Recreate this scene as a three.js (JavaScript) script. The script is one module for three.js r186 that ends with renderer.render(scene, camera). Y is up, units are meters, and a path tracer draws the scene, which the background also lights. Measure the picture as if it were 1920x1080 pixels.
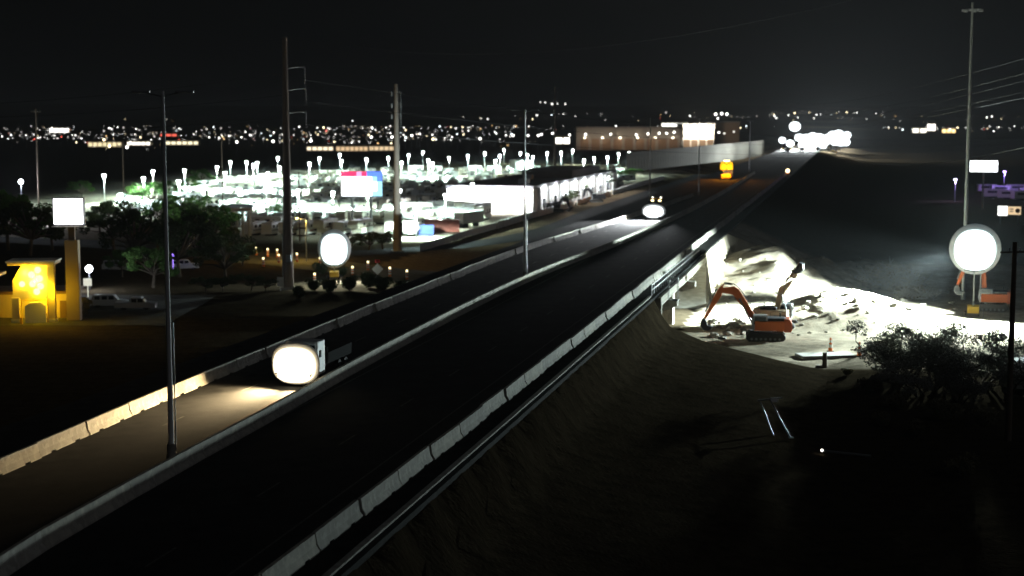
import * as THREE from 'three';
import { mergeGeometries } from 'three/addons/utils/BufferGeometryUtils.js';
import { RectAreaLightUniformsLib } from 'three/addons/lights/RectAreaLightUniformsLib.js';
import { RoundedBoxGeometry } from 'three/addons/geometries/RoundedBoxGeometry.js';

// ---------------------------------------------------------------- camera, sky, moon, exposure
const scene = new THREE.Scene();
const F = 2840, HORIZON = 235, EYE = 18;                     // focal length in px of the 1920 frame, horizon row, metres above the road
const PITCH = Math.atan((540 - HORIZON) / F);
const camera = new THREE.PerspectiveCamera(2 * Math.atan(540 / F) * 180 / Math.PI, 16 / 9, 0.5, 40000);
camera.position.set(0, EYE, 0);
camera.rotation.x = -PITCH;
camera.focus = 95; camera.userData.fStop = 0.36;          // a cheap wide-open lens: far lights are a little soft
scene.add(camera);
const renderer = new THREE.WebGLRenderer({ antialias: true });
renderer.setSize(1024, 576);
renderer.toneMapping = THREE.LinearToneMapping;
renderer.toneMappingExposure = 1;
renderer.shadowMap.enabled = true;
RectAreaLightUniformsLib.init();
{
  const w = 64, h = 32, d = new Float32Array(w * h * 4);
  for (let j = 0; j < h; j++) for (let i = 0; i < w; i++) {
    const up = Math.max(0, (j + 0.5) / h - 0.5) * 2, k = 0.0004 + 0.0008 * Math.exp(-up * 5);   // night air, a little paler low down over the city
    d.set([k, k * 1.0, k * 1.08, 1], (j * w + i) * 4);
  }
  const sky = new THREE.DataTexture(d, w, h, THREE.RGBAFormat, THREE.FloatType);
  sky.mapping = THREE.EquirectangularReflectionMapping; sky.magFilter = THREE.LinearFilter; sky.needsUpdate = true;
  scene.background = sky; scene.environment = sky;
}
const moon = new THREE.DirectionalLight(0xf2f4ff, 0.06);                // full moon, high behind the camera's right shoulder
moon.position.set(260, 260, 60); moon.target.position.set(0, 0, -200); moon.castShadow = true;
moon.shadow.camera.left = moon.shadow.camera.bottom = -400; moon.shadow.camera.right = moon.shadow.camera.top = 400; moon.shadow.camera.far = 1500;
scene.add(moon, moon.target);
scene.fog = new THREE.FogExp2(0xdfe4e6, 0.000045);

// ---------------------------------------------------------------- helpers
let seed = 20260829;
const rnd = (a = 1, b) => { seed = (seed * 1664525 + 1013904223) >>> 0; const r = seed / 4294967296; return b === undefined ? r * a : a + r * (b - a); };
const V = (x, y, z) => new THREE.Vector3(x, y, z);
const lerp = (a, b, t) => a + (b - a) * t, clamp = (x, a = 0, b = 1) => Math.min(b, Math.max(a, x));
const sst = (a, b, x) => { const t = clamp((x - a) / (b - a)); return t * t * (3 - 2 * t); };
const cp = Math.cos(PITCH), sp = Math.sin(PITCH);
function ray(px, py) { const x = (px - 960) / F, y = (540 - py) / F; return V(x, y * cp - sp, -cp - y * sp); }
function I(px, py, h) { const r = ray(px, py); return r.multiplyScalar((h - EYE) / r.y).add(V(0, EYE, 0)); }   // where the sight line meets height h
function D(px, py, Z) { const r = ray(px, py); return r.multiplyScalar(-Z / r.z).add(V(0, EYE, 0)); }
const h2 = (x, y) => { let n = Math.sin(x * 127.1 + y * 311.7) * 43758.5453; return n - Math.floor(n); };
const vn = (x, y) => { const i = Math.floor(x), j = Math.floor(y), u = x - i, v = y - j, a = u * u * (3 - 2 * u), b = v * v * (3 - 2 * v); return lerp(lerp(h2(i, j), h2(i + 1, j), a), lerp(h2(i, j + 1), h2(i + 1, j + 1), a), b); };
const fbm = (x, y, o = 4) => { let s = 0, a = 0.5; for (let k = 0; k < o; k++) { s += a * vn(x, y); x = x * 2.03 + 7.1; y = y * 2.03 + 3.7; a /= 2; } return s; };
// the highway: t metres right of the right-hand barrier, s metres along
const AL = Math.atan(0.2205), SA = Math.sin(AL), CA = Math.cos(AL), TURN = -AL;
const HW = (t, s, h = 0) => V(-22.2 + s * SA + t * CA, h, -(s * CA - t * SA));
const TS = (X, Z) => [(X + 22.2) * CA - Z * SA, (X + 22.2) * SA + Z * CA];

const names = new Map();
function uniq(n) { const k = names.get(n) ?? 0; names.set(n, k + 1); return k ? `${n}_${String(k).padStart(3, '0')}` : n; }
function tag(o, label, category, group) { o.userData.label = label; o.userData.category = category; if (group) o.userData.group = group; return o; }
function thing(name, label, category, p = V(0, 0, 0), turn = 0, group) {
  const o = new THREE.Group(); o.name = uniq(name); o.position.copy(p); o.rotation.y = turn; tag(o, label, category, group); scene.add(o); return o;
}
function part(parent, name, geo, mat, p, r) {
  const m = new THREE.Mesh(geo, mat); m.name = name; m.castShadow = m.receiveShadow = true;
  if (p) m.position.set(...p); if (r) m.rotation.set(...r); parent.add(m); return m;
}
function single(name, geo, mat, label, category, p, turn = 0, group) {
  const m = new THREE.Mesh(geo, mat); m.name = uniq(name); m.castShadow = m.receiveShadow = true; if (p) m.position.copy(p); m.rotation.y = turn; tag(m, label, category, group); scene.add(m); return m;
}
function struct(name, geo, mat) { const m = new THREE.Mesh(geo, mat); m.name = uniq(name); m.receiveShadow = m.castShadow = true; m.userData.kind = 'structure'; scene.add(m); return m; }
function dup(o, p, turn = o.rotation.y, label) {
  const c = o.clone(); c.name = uniq(o.name.replace(/_\d{3}$/, '')); c.position.copy(p); c.rotation.y = turn; if (label) c.userData.label = label; scene.add(c); return c;
}
const box = (w, h, d, x = 0, y = 0, z = 0) => new THREE.BoxGeometry(w, h, d).translate(x, y, z);
const rbox = (w, h, d, x = 0, y = 0, z = 0, r = 0.05) => new RoundedBoxGeometry(w, h, d, 2, Math.min(r, w / 2.1, h / 2.1, d / 2.1)).translate(x, y, z);
const cyl = (r0, r1, h, n = 10, x = 0, y = 0, z = 0) => new THREE.CylinderGeometry(r1, r0, h, n).translate(x, y + h / 2, z);
function tube(pts, r, n = 6, seg) { const c = new THREE.CatmullRomCurve3(pts); return new THREE.TubeGeometry(c, seg ?? Math.max(2, pts.length * 3), r, n); }
function rod(a, b, r, n = 6, r2 = r) { const d = b.clone().sub(a), g = new THREE.CylinderGeometry(r2, r, d.length(), n); g.translate(0, d.length() / 2, 0); g.applyQuaternion(new THREE.Quaternion().setFromUnitVectors(V(0, 1, 0), d.normalize())); return g.translate(a.x, a.y, a.z); }
function extr(pts, depth, bevel = 0) {                        // profile in the x-y plane, depth centred on z
  const s = new THREE.Shape(pts.map(([x, y]) => new THREE.Vector2(x, y)));
  return new THREE.ExtrudeGeometry(s, { depth, bevelEnabled: bevel > 0, bevelSize: bevel, bevelThickness: bevel, bevelSegments: 1, curveSegments: 6 }).translate(0, 0, -depth / 2);
}
function puff(w, h, d, e = 2.6) {                              // a rounded, slightly boxy inflated shape
  const g = new THREE.SphereGeometry(1, 28, 18), a = g.attributes.position;
  for (let i = 0; i < a.count; i++) { const x = a.getX(i), y = a.getY(i), z = a.getZ(i), k = Math.pow(Math.abs(x) ** e + Math.abs(y) ** e + Math.abs(z) ** e, -1 / e); a.setXYZ(i, x * k * w / 2, y * k * h / 2, z * k * d / 2); }
  g.computeVertexNormals(); return g;
}
const merge = gs => mergeGeometries(gs.map(g => g.index ? g.toNonIndexed() : g));

// ---------------------------------------------------------------- materials
function noiseTex(n, fn, srgb = true) {
  const d = new Uint8Array(n * n * 4);
  for (let j = 0; j < n; j++) for (let i = 0; i < n; i++) { const c = fn(i / n, j / n); d.set([c[0] * 255, c[1] * 255, c[2] * 255, 255], (j * n + i) * 4); }
  const t = new THREE.DataTexture(d, n, n); t.wrapS = t.wrapT = THREE.RepeatWrapping; t.magFilter = THREE.LinearFilter; t.minFilter = THREE.LinearMipmapLinearFilter; t.generateMipmaps = true;
  if (srgb) t.colorSpace = THREE.SRGBColorSpace; t.needsUpdate = true; return t;
}
const per = (x, y, f, o = 4) => { const a = x * f, b = y * f, u = x, v = y; return lerp(lerp(fbm(a, b, o), fbm(a - f, b, o), u), lerp(fbm(a, b - f, o), fbm(a - f, b - f, o), u), v); };
const rep = (t, k) => { const c = t.clone(); c.repeat.set(k, k); c.needsUpdate = true; return c; };
const concTex = noiseTex(256, (x, y) => { const k = clamp(0.84 + 0.3 * (per(x, y, 6) - 0.42) + 0.16 * (h2(x * 999, y * 999) - 0.5) - 0.1 * sst(0.5, 0.66, per(x + 3, y, 5))); return [k, k * 0.985, k * 0.95]; });
const dirtTex = noiseTex(512, (x, y) => { const k = clamp(0.82 + 0.5 * (per(x, y, 10, 5) - 0.4) + 0.3 * (h2(x * 777, y * 777) - 0.5)); return [k, k * 0.95, k * 0.87]; });
const aspTex = noiseTex(512, (x, y) => { const k = clamp(0.8 + 0.5 * (per(x, y, 7, 5) - 0.45) + 0.35 * (h2(x * 555, y * 555) - 0.5)); return [k, k, k * 0.98]; });
const dirtBump = noiseTex(512, (x, y) => { const k = clamp(per(x, y, 16, 5)); return [k, k, k]; }, false);
const matte = (r, g, b, extra = {}) => new THREE.MeshPhysicalMaterial({ color: new THREE.Color().setRGB(r, g, b), roughness: 1, specularIntensity: 0.12, ...extra });
const M = (r, g, b, rough = 0.8, metal = 0, extra = {}) => new THREE.MeshStandardMaterial({ color: new THREE.Color().setRGB(r, g, b), roughness: rough, metalness: metal, ...extra });
const E = (r, g, b, k) => new THREE.MeshStandardMaterial({ color: 0x222222, emissive: new THREE.Color().setRGB(r, g, b), emissiveIntensity: k, roughness: 0.5 });
const m = {
  concrete: M(0.62, 0.61, 0.57, 0.9, 0, { map: rep(concTex, 0.4) }),
  concrete2: M(0.52, 0.51, 0.48, 0.9, 0, { map: rep(concTex, 0.31) }),
  concrete3: M(0.66, 0.64, 0.58, 0.9, 0, { map: rep(concTex, 0.23) }),
  asphalt: matte(0.045, 0.045, 0.046, { map: rep(aspTex, 0.15) }),
  sideroad: matte(0.12, 0.115, 0.1, { map: rep(aspTex, 0.12) }),
  pole: M(0.7, 0.7, 0.68, 0.7, 0), galv: M(0.35, 0.36, 0.36, 0.45, 0.6), darkmetal: M(0.06, 0.06, 0.065, 0.5, 0.5), weathering: matte(0.24, 0.2, 0.17),
  wood: M(0.12, 0.085, 0.06, 0.95), black: M(0.02, 0.02, 0.022, 0.7), glowWhite: matte(0.85, 0.85, 0.85, { side: THREE.DoubleSide }), shadeBlack: matte(0.02, 0.02, 0.02), rubber: M(0.018, 0.018, 0.018, 0.9),
  white: M(0.78, 0.78, 0.76, 0.5), cream: M(0.66, 0.62, 0.52, 0.55), grey: M(0.32, 0.33, 0.34, 0.6), roof: M(0.06, 0.06, 0.065, 0.9), roof2: M(0.1, 0.1, 0.105, 0.9),
  wallwhite: M(0.72, 0.72, 0.7, 0.85), tan: M(0.42, 0.33, 0.22, 0.85), stucco: M(0.55, 0.45, 0.3, 0.9), brown: M(0.16, 0.1, 0.06, 0.8),
  glass: M(0.02, 0.025, 0.03, 0.08), orange: M(0.62, 0.13, 0.025, 0.45), orange2: M(0.5, 0.1, 0.03, 0.6), steel: M(0.2, 0.2, 0.2, 0.4, 0.7), yellow: M(0.7, 0.42, 0.03, 0.5),
  cone: M(0.75, 0.18, 0.03, 0.6), reflect: M(0.85, 0.85, 0.82, 0.3), red: M(0.42, 0.12, 0.09, 0.6), blue: M(0.05, 0.1, 0.55, 0.6), track: M(0.05, 0.045, 0.04, 0.9),
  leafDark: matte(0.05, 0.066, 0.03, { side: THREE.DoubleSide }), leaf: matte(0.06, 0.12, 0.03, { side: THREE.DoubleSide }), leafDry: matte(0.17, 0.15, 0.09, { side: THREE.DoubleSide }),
  leafBack: matte(0.24, 0.24, 0.22, { side: THREE.DoubleSide }), bark: M(0.09, 0.07, 0.05, 0.95), branch: M(0.35, 0.33, 0.3, 0.95), rock: M(0.4, 0.37, 0.32, 0.95, 0, { map: rep(concTex, 0.5) }),
  wire: matte(0.09, 0.09, 0.09), soundwall: M(0.5, 0.5, 0.42, 0.9, 0, { map: rep(concTex, 0.2) }), hangar: M(0.2, 0.19, 0.175, 0.9),
};

// ---------------------------------------------------------------- terrain
const FLOOR = -7.5;
const ridge = [[-1, -4.4], [1, -4], [5.6, -2.9], [9.4, -1.9], [12, -1.1], [14.5, -3.7], [18.3, -4], [21, -5.6], [24, -7.2], [30, -7.6]];
function ridgeAt(t) { for (let k = 1; k < ridge.length; k++) if (t < ridge[k][0]) { const [a, p] = ridge[k - 1], [b, q] = ridge[k]; return lerp(p, q, clamp((t - a) / (b - a))); } return -7.6; }
function ground(X, Z) {
  const [t, s] = TS(X, Z);
  let h;
  if (t > 2.4) h = t < 3.8 ? lerp(-0.2, -2.7, (t - 2.4) / 1.4) : t < 7.5 ? lerp(-2.7, -4.2, (t - 3.8) / 3.7) : t < 20 ? lerp(-4.2, -7, (t - 7.5) / 12.5) : lerp(-7, -7.4, sst(20, 60, t));
  else if (t < -26.2) h = lerp(-0.2, -7.4, sst(-25.2, -44, t) * 1.0);
  else h = -0.25;
  if (s > 250 && t > 2.4) h = lerp(-0.2, -7.4, clamp((t - 2.4) / 16));
  if (t > -60 && t < 90 && s > 150 && s < 300) {
    const side = t > 2.4;
    const near = side ? sst(161, 166.5 + 2.5 * fbm(t * 0.2, 3), s) : sst(162.8, 164.2, s);
    const far = side ? 1 - sst(226, 262, s) : 1 - sst(216.5, 218, s);
    h = lerp(h, Math.min(h, FLOOR), near * (side ? 1 : far));
    if (side && s > 168) {
      const up = sst(203, 252, s + 5 * fbm(t * 0.15, s * 0.1) - 2), down = 1 - sst(256, 275, s);
      const base = s > 250 ? Math.min(h, -7.4) : FLOOR;
      const mound = base + (ridgeAt(t) - base) * up * (s > 256 ? down : 1) * sst(-1, 3, t + 3);
      const rough = (fbm(t * 0.35, s * 0.28, 5) - 0.45) * 2.4 * up + Math.abs(fbm(t * 0.12 + 9, s * 0.5, 3) - 0.45) * 1.6 * up * (t < 30 ? 1 : 0.3);
      h = Math.max(s > 262 ? lerp(-0.2, -7.4, clamp((t - 2.4) / 16)) : -99, mound + (t < 26 ? rough : rough * 0.4));
      const dx = (X - 43.5) / 11, dz = (Z - 198) / 7.5, r2 = dx * dx + dz * dz;
      h = Math.max(h, FLOOR + 3.9 * Math.exp(-r2 * 1.3) + (fbm(X * 0.4, Z * 0.4) - 0.45) * 0.7 * Math.exp(-r2 * 0.5));
      h += (fbm(X * 0.9, Z * 0.9, 3) - 0.45) * 0.35;
    }
  }
  if (t > 3 || t < -30) h += (fbm(X * 0.07, Z * 0.07, 4) - 0.47) * 0.9 * sst(0, 8, Math.max(t - 3, -30 - t)) * (Z < 330 ? 1 : 0.2);
  if (Z > 2600) h += 50 * sst(2600, 6500, Z) + (130 + 60 * (fbm(X * 0.0006, 4) - 0.5)) * sst(6200, 11500, Z);
  return h;
}
const gh = (X, Z) => ground(X, Z);
const onG = p => V(p.x, ground(p.x, -p.z), p.z);
{
  const xs = [], zs = [];
  for (let x = -130; x <= 130; x += x > 0 && x < 75 ? 0.8 : 1.3) xs.push(x);
  for (let x = 133, d = 4; x < 9000; x += d, d *= 1.14) { xs.push(x); xs.unshift(-x); }
  for (let z = -400; z < 30; z += 40) zs.push(z);
  for (let z = 30; z < 150; z += 2) zs.push(z);
  for (let z = 150; z < 275; z += 0.85) zs.push(z);
  for (let z = 275; z < 420; z += 3) zs.push(z);
  for (let z = 420, d = 5; z < 14000; z += d, d *= 1.09) zs.push(z);
  const nx = xs.length, nz = zs.length, pos = new Float32Array(nx * nz * 3), uv = new Float32Array(nx * nz * 2), col = new Float32Array(nx * nz * 3), idx = [];
  for (let j = 0; j < nz; j++) for (let i = 0; i < nx; i++) {
    const X = xs[i], Z = zs[j], k = j * nx + i, [t, s] = TS(X, Z), n = fbm(X * 0.05, Z * 0.05);
    pos.set([X, ground(X, Z), -Z], k * 3); uv.set([X / 6, Z / 6], k * 2);
    // what lies there: one dark base soil, pale dug earth in the pit, gravel of the sales lot, far scrub
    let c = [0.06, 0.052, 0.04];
    const dug = sst(163, 169, s) * (t > 2 ? 1 : 0) * (1 - sst(285, 300, s)) * (1 - sst(75, 95, t));
    const w = clamp(dug + (fbm(X * 0.2, Z * 0.2) - 0.5) * dug);
    c = c.map((v, q) => lerp(v, [0.52, 0.5, 0.46][q], w));
    const bank = (t < -28 && t > -62 && s > 225 ? 1 : 0) * sst(0.3, 0.55, n + 0.12);
    c = c.map((v, q) => lerp(v, [0.3, 0.25, 0.19][q], bank));
    const lot = sst(-64, -68, t) * sst(325, 345, Z) * (1 - sst(860, 900, Z)) * sst(-190, -150, X);
    c = c.map((v, q) => lerp(v, [0.6, 0.59, 0.57][q], lot));
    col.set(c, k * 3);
    if (i < nx - 1 && j < nz - 1) idx.push(k, k + 1, k + nx, k + 1, k + nx + 1, k + nx);
  }
  const g = new THREE.BufferGeometry();
  g.setAttribute('position', new THREE.BufferAttribute(pos, 3)); g.setAttribute('uv', new THREE.BufferAttribute(uv, 2)); g.setAttribute('color', new THREE.BufferAttribute(col, 3)); g.setIndex(idx); g.computeVertexNormals();
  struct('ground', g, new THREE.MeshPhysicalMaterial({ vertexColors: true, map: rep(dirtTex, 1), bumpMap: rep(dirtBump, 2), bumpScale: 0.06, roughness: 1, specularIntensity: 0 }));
}

// ---------------------------------------------------------------- roads
function strip(tA, tB, s0, s1, top, thick, step = 6) {        // a slab along the highway
  const gs = [], n = Math.ceil((s1 - s0) / step), pos = [], uv = [], idx = [];
  const prof = [[tA, top - thick], [tA, top], [tB, top], [tB, top - thick]];
  for (let i = 0; i <= n; i++) { const s = lerp(s0, s1, i / n); prof.forEach(([t, h]) => { const p = HW(t, s, h); pos.push(p.x, p.y, p.z); uv.push(t + h, s); }); }
  for (let i = 0; i < n; i++) for (let k = 0; k < 4; k++) { const a = i * 4 + k, b = i * 4 + (k + 1) % 4; idx.push(a, b, a + 4, b, b + 4, a + 4); }
  const e = n * 4; idx.push(0, 2, 1, 0, 3, 2, e, e + 1, e + 2, e, e + 2, e + 3);
  const g = new THREE.BufferGeometry(); g.setAttribute('position', new THREE.Float32BufferAttribute(pos, 3)); g.setAttribute('uv', new THREE.Float32BufferAttribute(uv, 2)); g.setIndex(idx);
  const f = g.toNonIndexed(); f.computeVertexNormals(); return f;
}
struct('highway', strip(-27.5, 2.2, -60, 1500, 0, 0.3), m.asphalt);
struct('kerb', strip(1.55, 1.85, 20, 163, 0.1, 0.1, 12), m.concrete2);
const paint = matte(0.16, 0.16, 0.15, { map: rep(aspTex, 0.5) });
struct('edge_line', strip(-2.3, -2.18, 20, 900, 0.005, 0.005, 30), paint); struct('edge_line', strip(-12.4, -12.28, 90, 900, 0.005, 0.005, 30), paint);
struct('lane_line', merge([...Array(56)].map((_, k) => strip(-6.1, -5.98, 24 + k * 12.2, 27 + k * 12.2, 0.005, 0.005, 3))), paint); struct('lane_line', merge([...Array(50)].map((_, k) => strip(-18.3, -18.18, 88 + k * 12.2, 91 + k * 12.2, 0.005, 0.005, 3))), paint);
function ribbon(pts, w, lift) {                                // a road sheet draped over the ground
  const c = new THREE.CatmullRomCurve3(pts.map(([x, z]) => V(x, 0, -z))), n = 40, pos = [], uv = [], idx = [];
  for (let i = 0; i <= n; i++) {
    const p = c.getPoint(i / n), d = c.getTangent(i / n), r = V(-d.z, 0, d.x).normalize();
    for (let k = 0; k <= 6; k++) { const q = p.clone().addScaledVector(r, (k / 6 - 0.5) * w); pos.push(q.x, ground(q.x, -q.z) + lift, q.z); uv.push(k / 6 * w, i / n * c.getLength()); }
  }
  for (let i = 0; i < n; i++) for (let k = 0; k < 6; k++) { const a = i * 7 + k; idx.push(a, a + 1, a + 7, a + 1, a + 8, a + 7); }
  const g = new THREE.BufferGeometry(); g.setAttribute('position', new THREE.Float32BufferAttribute(pos, 3)); g.setAttribute('uv', new THREE.Float32BufferAttribute(uv, 2)); g.setIndex(idx); g.computeVertexNormals(); return g;
}
struct('side_road', ribbon([[12, 222], [-14, 252], [-48, 288], [-100, 330], [-190, 360]], 15, 0.12), m.sideroad);
struct('frontage_road', ribbon([[-48, 288], [-5, 330], [30, 470], [100, 790]], 9, 0.1), m.asphalt);
struct('car_park', ribbon([[-44, 208], [-70, 208], [-100, 212]], 34, 0.12), m.sideroad);

// ---------------------------------------------------------------- bridge over the dug-out underpass
{
  const o = thing('bridge', 'concrete highway bridge over the dug-out underpass', 'bridge', HW(0, 0), TURN);
  const L = (t, s) => [t, 0, -s];
  part(o, 'deck', box(30.6, 0.35, 53), m.concrete2, [-12.6, -0.5, -190.4]);
  for (let k = 0; k < 8; k++) part(o, 'girder', extr([[-0.35, -1.9], [0.35, -1.9], [0.35, -1.65], [0.12, -1.5], [0.12, -1.0], [0.4, -0.85], [0.4, -0.68], [-0.4, -0.68], [-0.4, -0.85], [-0.12, -1.0], [-0.12, -1.5], [-0.35, -1.65]], 52.5), m.concrete3, [1.6 - k * 4.05, 0, -190.4]);
  for (const s of [178, 199]) {
    part(o, 'pier_cap', extr([[-16, -1.95], [16, -1.95], [16, -2.6], [14, -3.4], [-14, -3.4], [-16, -2.6]], 1.6, 0.03), m.concrete2, [-13, 0, -s]);
    for (const t of [-0.6, -8.6, -16.6, -24.6]) part(o, 'column', rbox(1.7, 5.2, 1.4, 0, -6, 0, 0.08), m.concrete3, [t, 0, -s]);
  }
  for (const s of [164.3, 216.3]) part(o, 'abutment_wall', box(31.6, 8, 0.8, 0, -4.6, 0), m.concrete3, [-13, 0, -s]);
  const rail = new THREE.Group(); rail.name = 'railing'; o.add(rail);
  part(rail, 'rail', box(0.07, 0.07, 53), m.galv, [1.75, 1.15, -190.5]); part(rail, 'rail', box(0.07, 0.07, 53), m.galv, [1.75, 0.6, -190.5]);
  for (let k = 0; k <= 26; k++) part(rail, 'post', box(0.07, 1.2, 0.07), m.galv, [1.75, 0.58, -164.2 - k * 2.02]);
  part(o, 'fascia', box(0.3, 0.75, 53), m.concrete3, [2.62, -0.55, -190.4]);
  const cab = thing('access_platform', 'small steel guard frame clamped to the bridge parapet', 'platform', HW(3.5, 169), TURN);
  for (const [x, z] of [[-0.5, -0.6], [0.5, -0.6], [-0.5, 0.6], [0.5, 0.6]]) part(cab, 'post', box(0.07, 2.4, 0.07), m.galv, [x, 0.2, z]);
  part(cab, 'floor_plate', box(1.15, 0.06, 1.35), m.darkmetal, [0, -0.95, 0]); part(cab, 'guard_rail', merge([box(1.1, 0.06, 0.06, 0, 1.38, 0.6), box(1.1, 0.06, 0.06, 0, 1.38, -0.6), box(0.06, 0.06, 1.3, 0.5, 1.38, 0)]), m.galv);
}

// ---------------------------------------------------------------- concrete barriers
const fProfile = [[-0.3, 0], [0.3, 0], [0.3, 0.09], [0.15, 0.32], [0.09, 0.81], [-0.09, 0.81], [-0.15, 0.32], [-0.3, 0.09]];
function barrierGeo(len, notch) {
  const parts = [], cuts = notch ? [[-len / 2, -len * 0.3, 0], [-len * 0.3, -len * 0.2, 1], [-len * 0.2, len * 0.2, 0], [len * 0.2, len * 0.3, 1], [len * 0.3, len / 2, 0]] : [[-len / 2, len / 2, 0]];
  for (const [a, b, raised] of cuts) parts.push(extr(raised ? fProfile.map(([x, y]) => [x, Math.max(y, 0.1)]).filter((p, i, q) => i === 0 || p[1] !== q[i - 1][1] || p[0] !== q[i - 1][0]) : fProfile, b - a - 0.002, 0).translate(0, 0, (a + b) / 2));
  return merge(parts);
}
const bGeo = [barrierGeo(5.86, true)];
const bMats = [m.concrete, m.concrete2, m.concrete3, m.concrete];
function row(curve, from, to, label, group) {
  const L = curve.getLength();
  let k = 0;
  for (let d = from; d < Math.min(to, L - 6.2); d += 6.04, k++) {
    const a = curve.getPointAt(d / L), b = curve.getPointAt(Math.min(1, (d + 6.04) / L)), c = a.clone().add(b).multiplyScalar(0.5);
    single('concrete_barrier', bGeo[0], bMats[(k * 7 + 3) % 4], label, 'barrier', V(c.x + rnd(-0.09, 0.09), rnd(0, 0.012), c.z), Math.atan2(b.x - a.x, b.z - a.z) + rnd(-0.012, 0.012), group);
  }
}
const RZ = (px, py, h = 0) => I(px, py, h);
const rightCurve = new THREE.CatmullRomCurve3([HW(0, 28), HW(0, 180), HW(0, 420), HW(0, 900)]);
row(rightCurve, 0, 560, 'pale portable concrete barrier in the long row beside the kerb', 'barriers beside the kerb');
const leftPts = [[-170, 962], [0, 890], [250, 776], [500, 669], [760, 560], [985, 470], [1075, 442], [1200, 403], [1300, 368]].map(([x, y]) => RZ(x, y));
row(new THREE.CatmullRomCurve3(leftPts), 0, 400, 'pale portable concrete barrier in the row lit by truck headlights', 'barriers along the far carriageway');
{
  const pts = [[-120, 1160], [27, 1060], [322, 888], [500, 790], [700, 676], [985, 529], [1170, 454], [1280, 404], [1357, 362], [1420, 322]].map(([x, y]) => RZ(x, y));
  const c = new THREE.CatmullRomCurve3(pts), L = c.getLength();
  const o = thing('median_barrier', 'continuous pale concrete wall dividing the two carriageways', 'barrier', V(0, 0, 0));
  const geo = barrierGeo(9.06, false); geo.scale(1.15, 1.05, 1);
  for (let d = 0, k = 0; d < Math.min(L - 9, 520); d += 9.1, k++) {
    const a = c.getPointAt(d / L), b = c.getPointAt((d + 9.1) / L), q = a.clone().add(b).multiplyScalar(0.5);
    part(o, 'barrier_segment', geo, bMats[(k * 5 + 1) % 4], [q.x, 0.002, q.z], [0, Math.atan2(b.x - a.x, b.z - a.z), 0]);
  }
}

// ---------------------------------------------------------------- highway light standards (unlit)
{
  const o = thing('light_standard', 'tall grey twin-arm light standard standing in the median, unlit', 'light pole', V(0, 0, 0), 0, 'unlit light standards along the median');
  part(o, 'pole', cyl(0.16, 0.08, 19.8, 12), m.pole); part(o, 'base', cyl(0.28, 0.24, 0.9, 10), m.concrete2); part(o, 'conduit', cyl(0.035, 0.035, 7, 6, 0.26, 0.5, 0.05), m.galv);
  for (const s of [-1, 1]) { part(o, 'arm', rod(V(0, 19.5, 0), V(s * 1.0, 19.75, 0), 0.05, 6, 0.04), m.galv); part(o, 'lamp_head', rbox(0.95, 0.14, 0.36, s * 1.15, 19.77, 0, 0.05), m.grey); }
  const first = RZ(322, 862); o.position.copy(first);
  for (const [x, y] of [[984, 523], [1218, 376], [1310, 372], [1405, 322]]) dup(o, x === 1310 ? RZ(1310, 366) : RZ(x, y));
}

// ---------------------------------------------------------------- transmission poles, utility poles and wires
function monopole(px, py, top, r0, r1, label, arms) {
  const p = onG(I(px, py, -7.4)), Z = -p.z, H = (py - top) / F * Z;
  const o = thing('transmission_pole', label, 'power pole', p, 0);
  part(o, 'shaft', cyl(r0, r1, H, 16), m.weathering); part(o, 'footing', cyl(r0 * 1.5, r0 * 1.4, 0.5, 16, 0, -0.2), m.concrete2);
  arms.forEach(([h, len, ins]) => {
    const y = H * h;
    part(o, 'arm', tube([V(0, y - 0.5, 0), V(len * 0.4, y - 0.1, 0), V(len, y, 0)], 0.1), m.galv);
    part(o, 'insulator', merge([...Array(6)].map((_, k) => cyl(0.16, 0.16, 0.12, 8, len, y - 0.4 - k * 0.42)).concat([cyl(0.05, 0.05, ins, 6, len, y - ins)])), m.grey);
    if (Math.abs(len) < 1.4) part(o, 'insulator', cyl(0.14, 0.14, 0.9, 8, -len, y - 0.9), m.grey);
  });
  return { o, H, p };
}
const P1 = monopole(541, 541, 72, 0.82, 0.36, 'tall rust-brown steel transmission pole rising beside the street with cones', [[0.885, 3.0, 1.7], [0.8, 3.1, 1.8], [0.71, 3.1, 1.8]]);
part(P1.o, 'meter_box', rbox(0.75, 1.1, 0.5, 0.2, 4.9, 0.8), m.grey); part(P1.o, 'cable_duct', tube([V(-0.75, 0.2, 0.5), V(-0.72, 6, 0.55), V(-0.55, 12, 0.4)], 0.09), m.galv);
const P2 = monopole(745, 470, 158, 0.86, 0.36, 'tall dark steel transmission pole standing behind the frontage road bushes', [[0.955, 0.9, 0.9], [0.885, 0.9, 0.9], [0.82, 0.9, 0.9]]);
const P3 = monopole(1040, 345, 165, 0.62, 0.3, 'distant dark transmission pole beyond the dealership roof', [[0.95, 1.2, 1], [0.85, 1.2, 1]]);
function utility(px, py, top, r, label, hgt = -7.4, cross = true) {
  const p = onG(I(px, py, hgt)), H = (py - top) / F * -p.z;
  const o = thing('utility_pole', label, 'power pole', p, 0.2); part(o, 'shaft', cyl(r, r * 0.65, H, 10), m.wood);
  if (cross) { part(o, 'crossarm', box(2.4, 0.14, 0.12, 0, H - 0.8, 0), m.wood); for (const x of [-1.05, -0.45, 0.45, 1.05]) part(o, 'insulator', cyl(0.06, 0.05, 0.25, 6, x, H - 0.72), m.grey); }
  return { o, H, p };
}
utility(74, 420, 205, 0.2, 'dark wooden utility pole behind the bright star-like street lamp');
utility(234, 432, 268, 0.17, 'wooden utility pole among the dark trees near the hotel sign');
utility(419, 448, 262, 0.15, 'wooden utility pole beside the open shelter', -7.4, false);
utility(562, 455, 322, 0.16, 'thin wooden utility pole in front of the parked trailers', -7.4, false);
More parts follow.
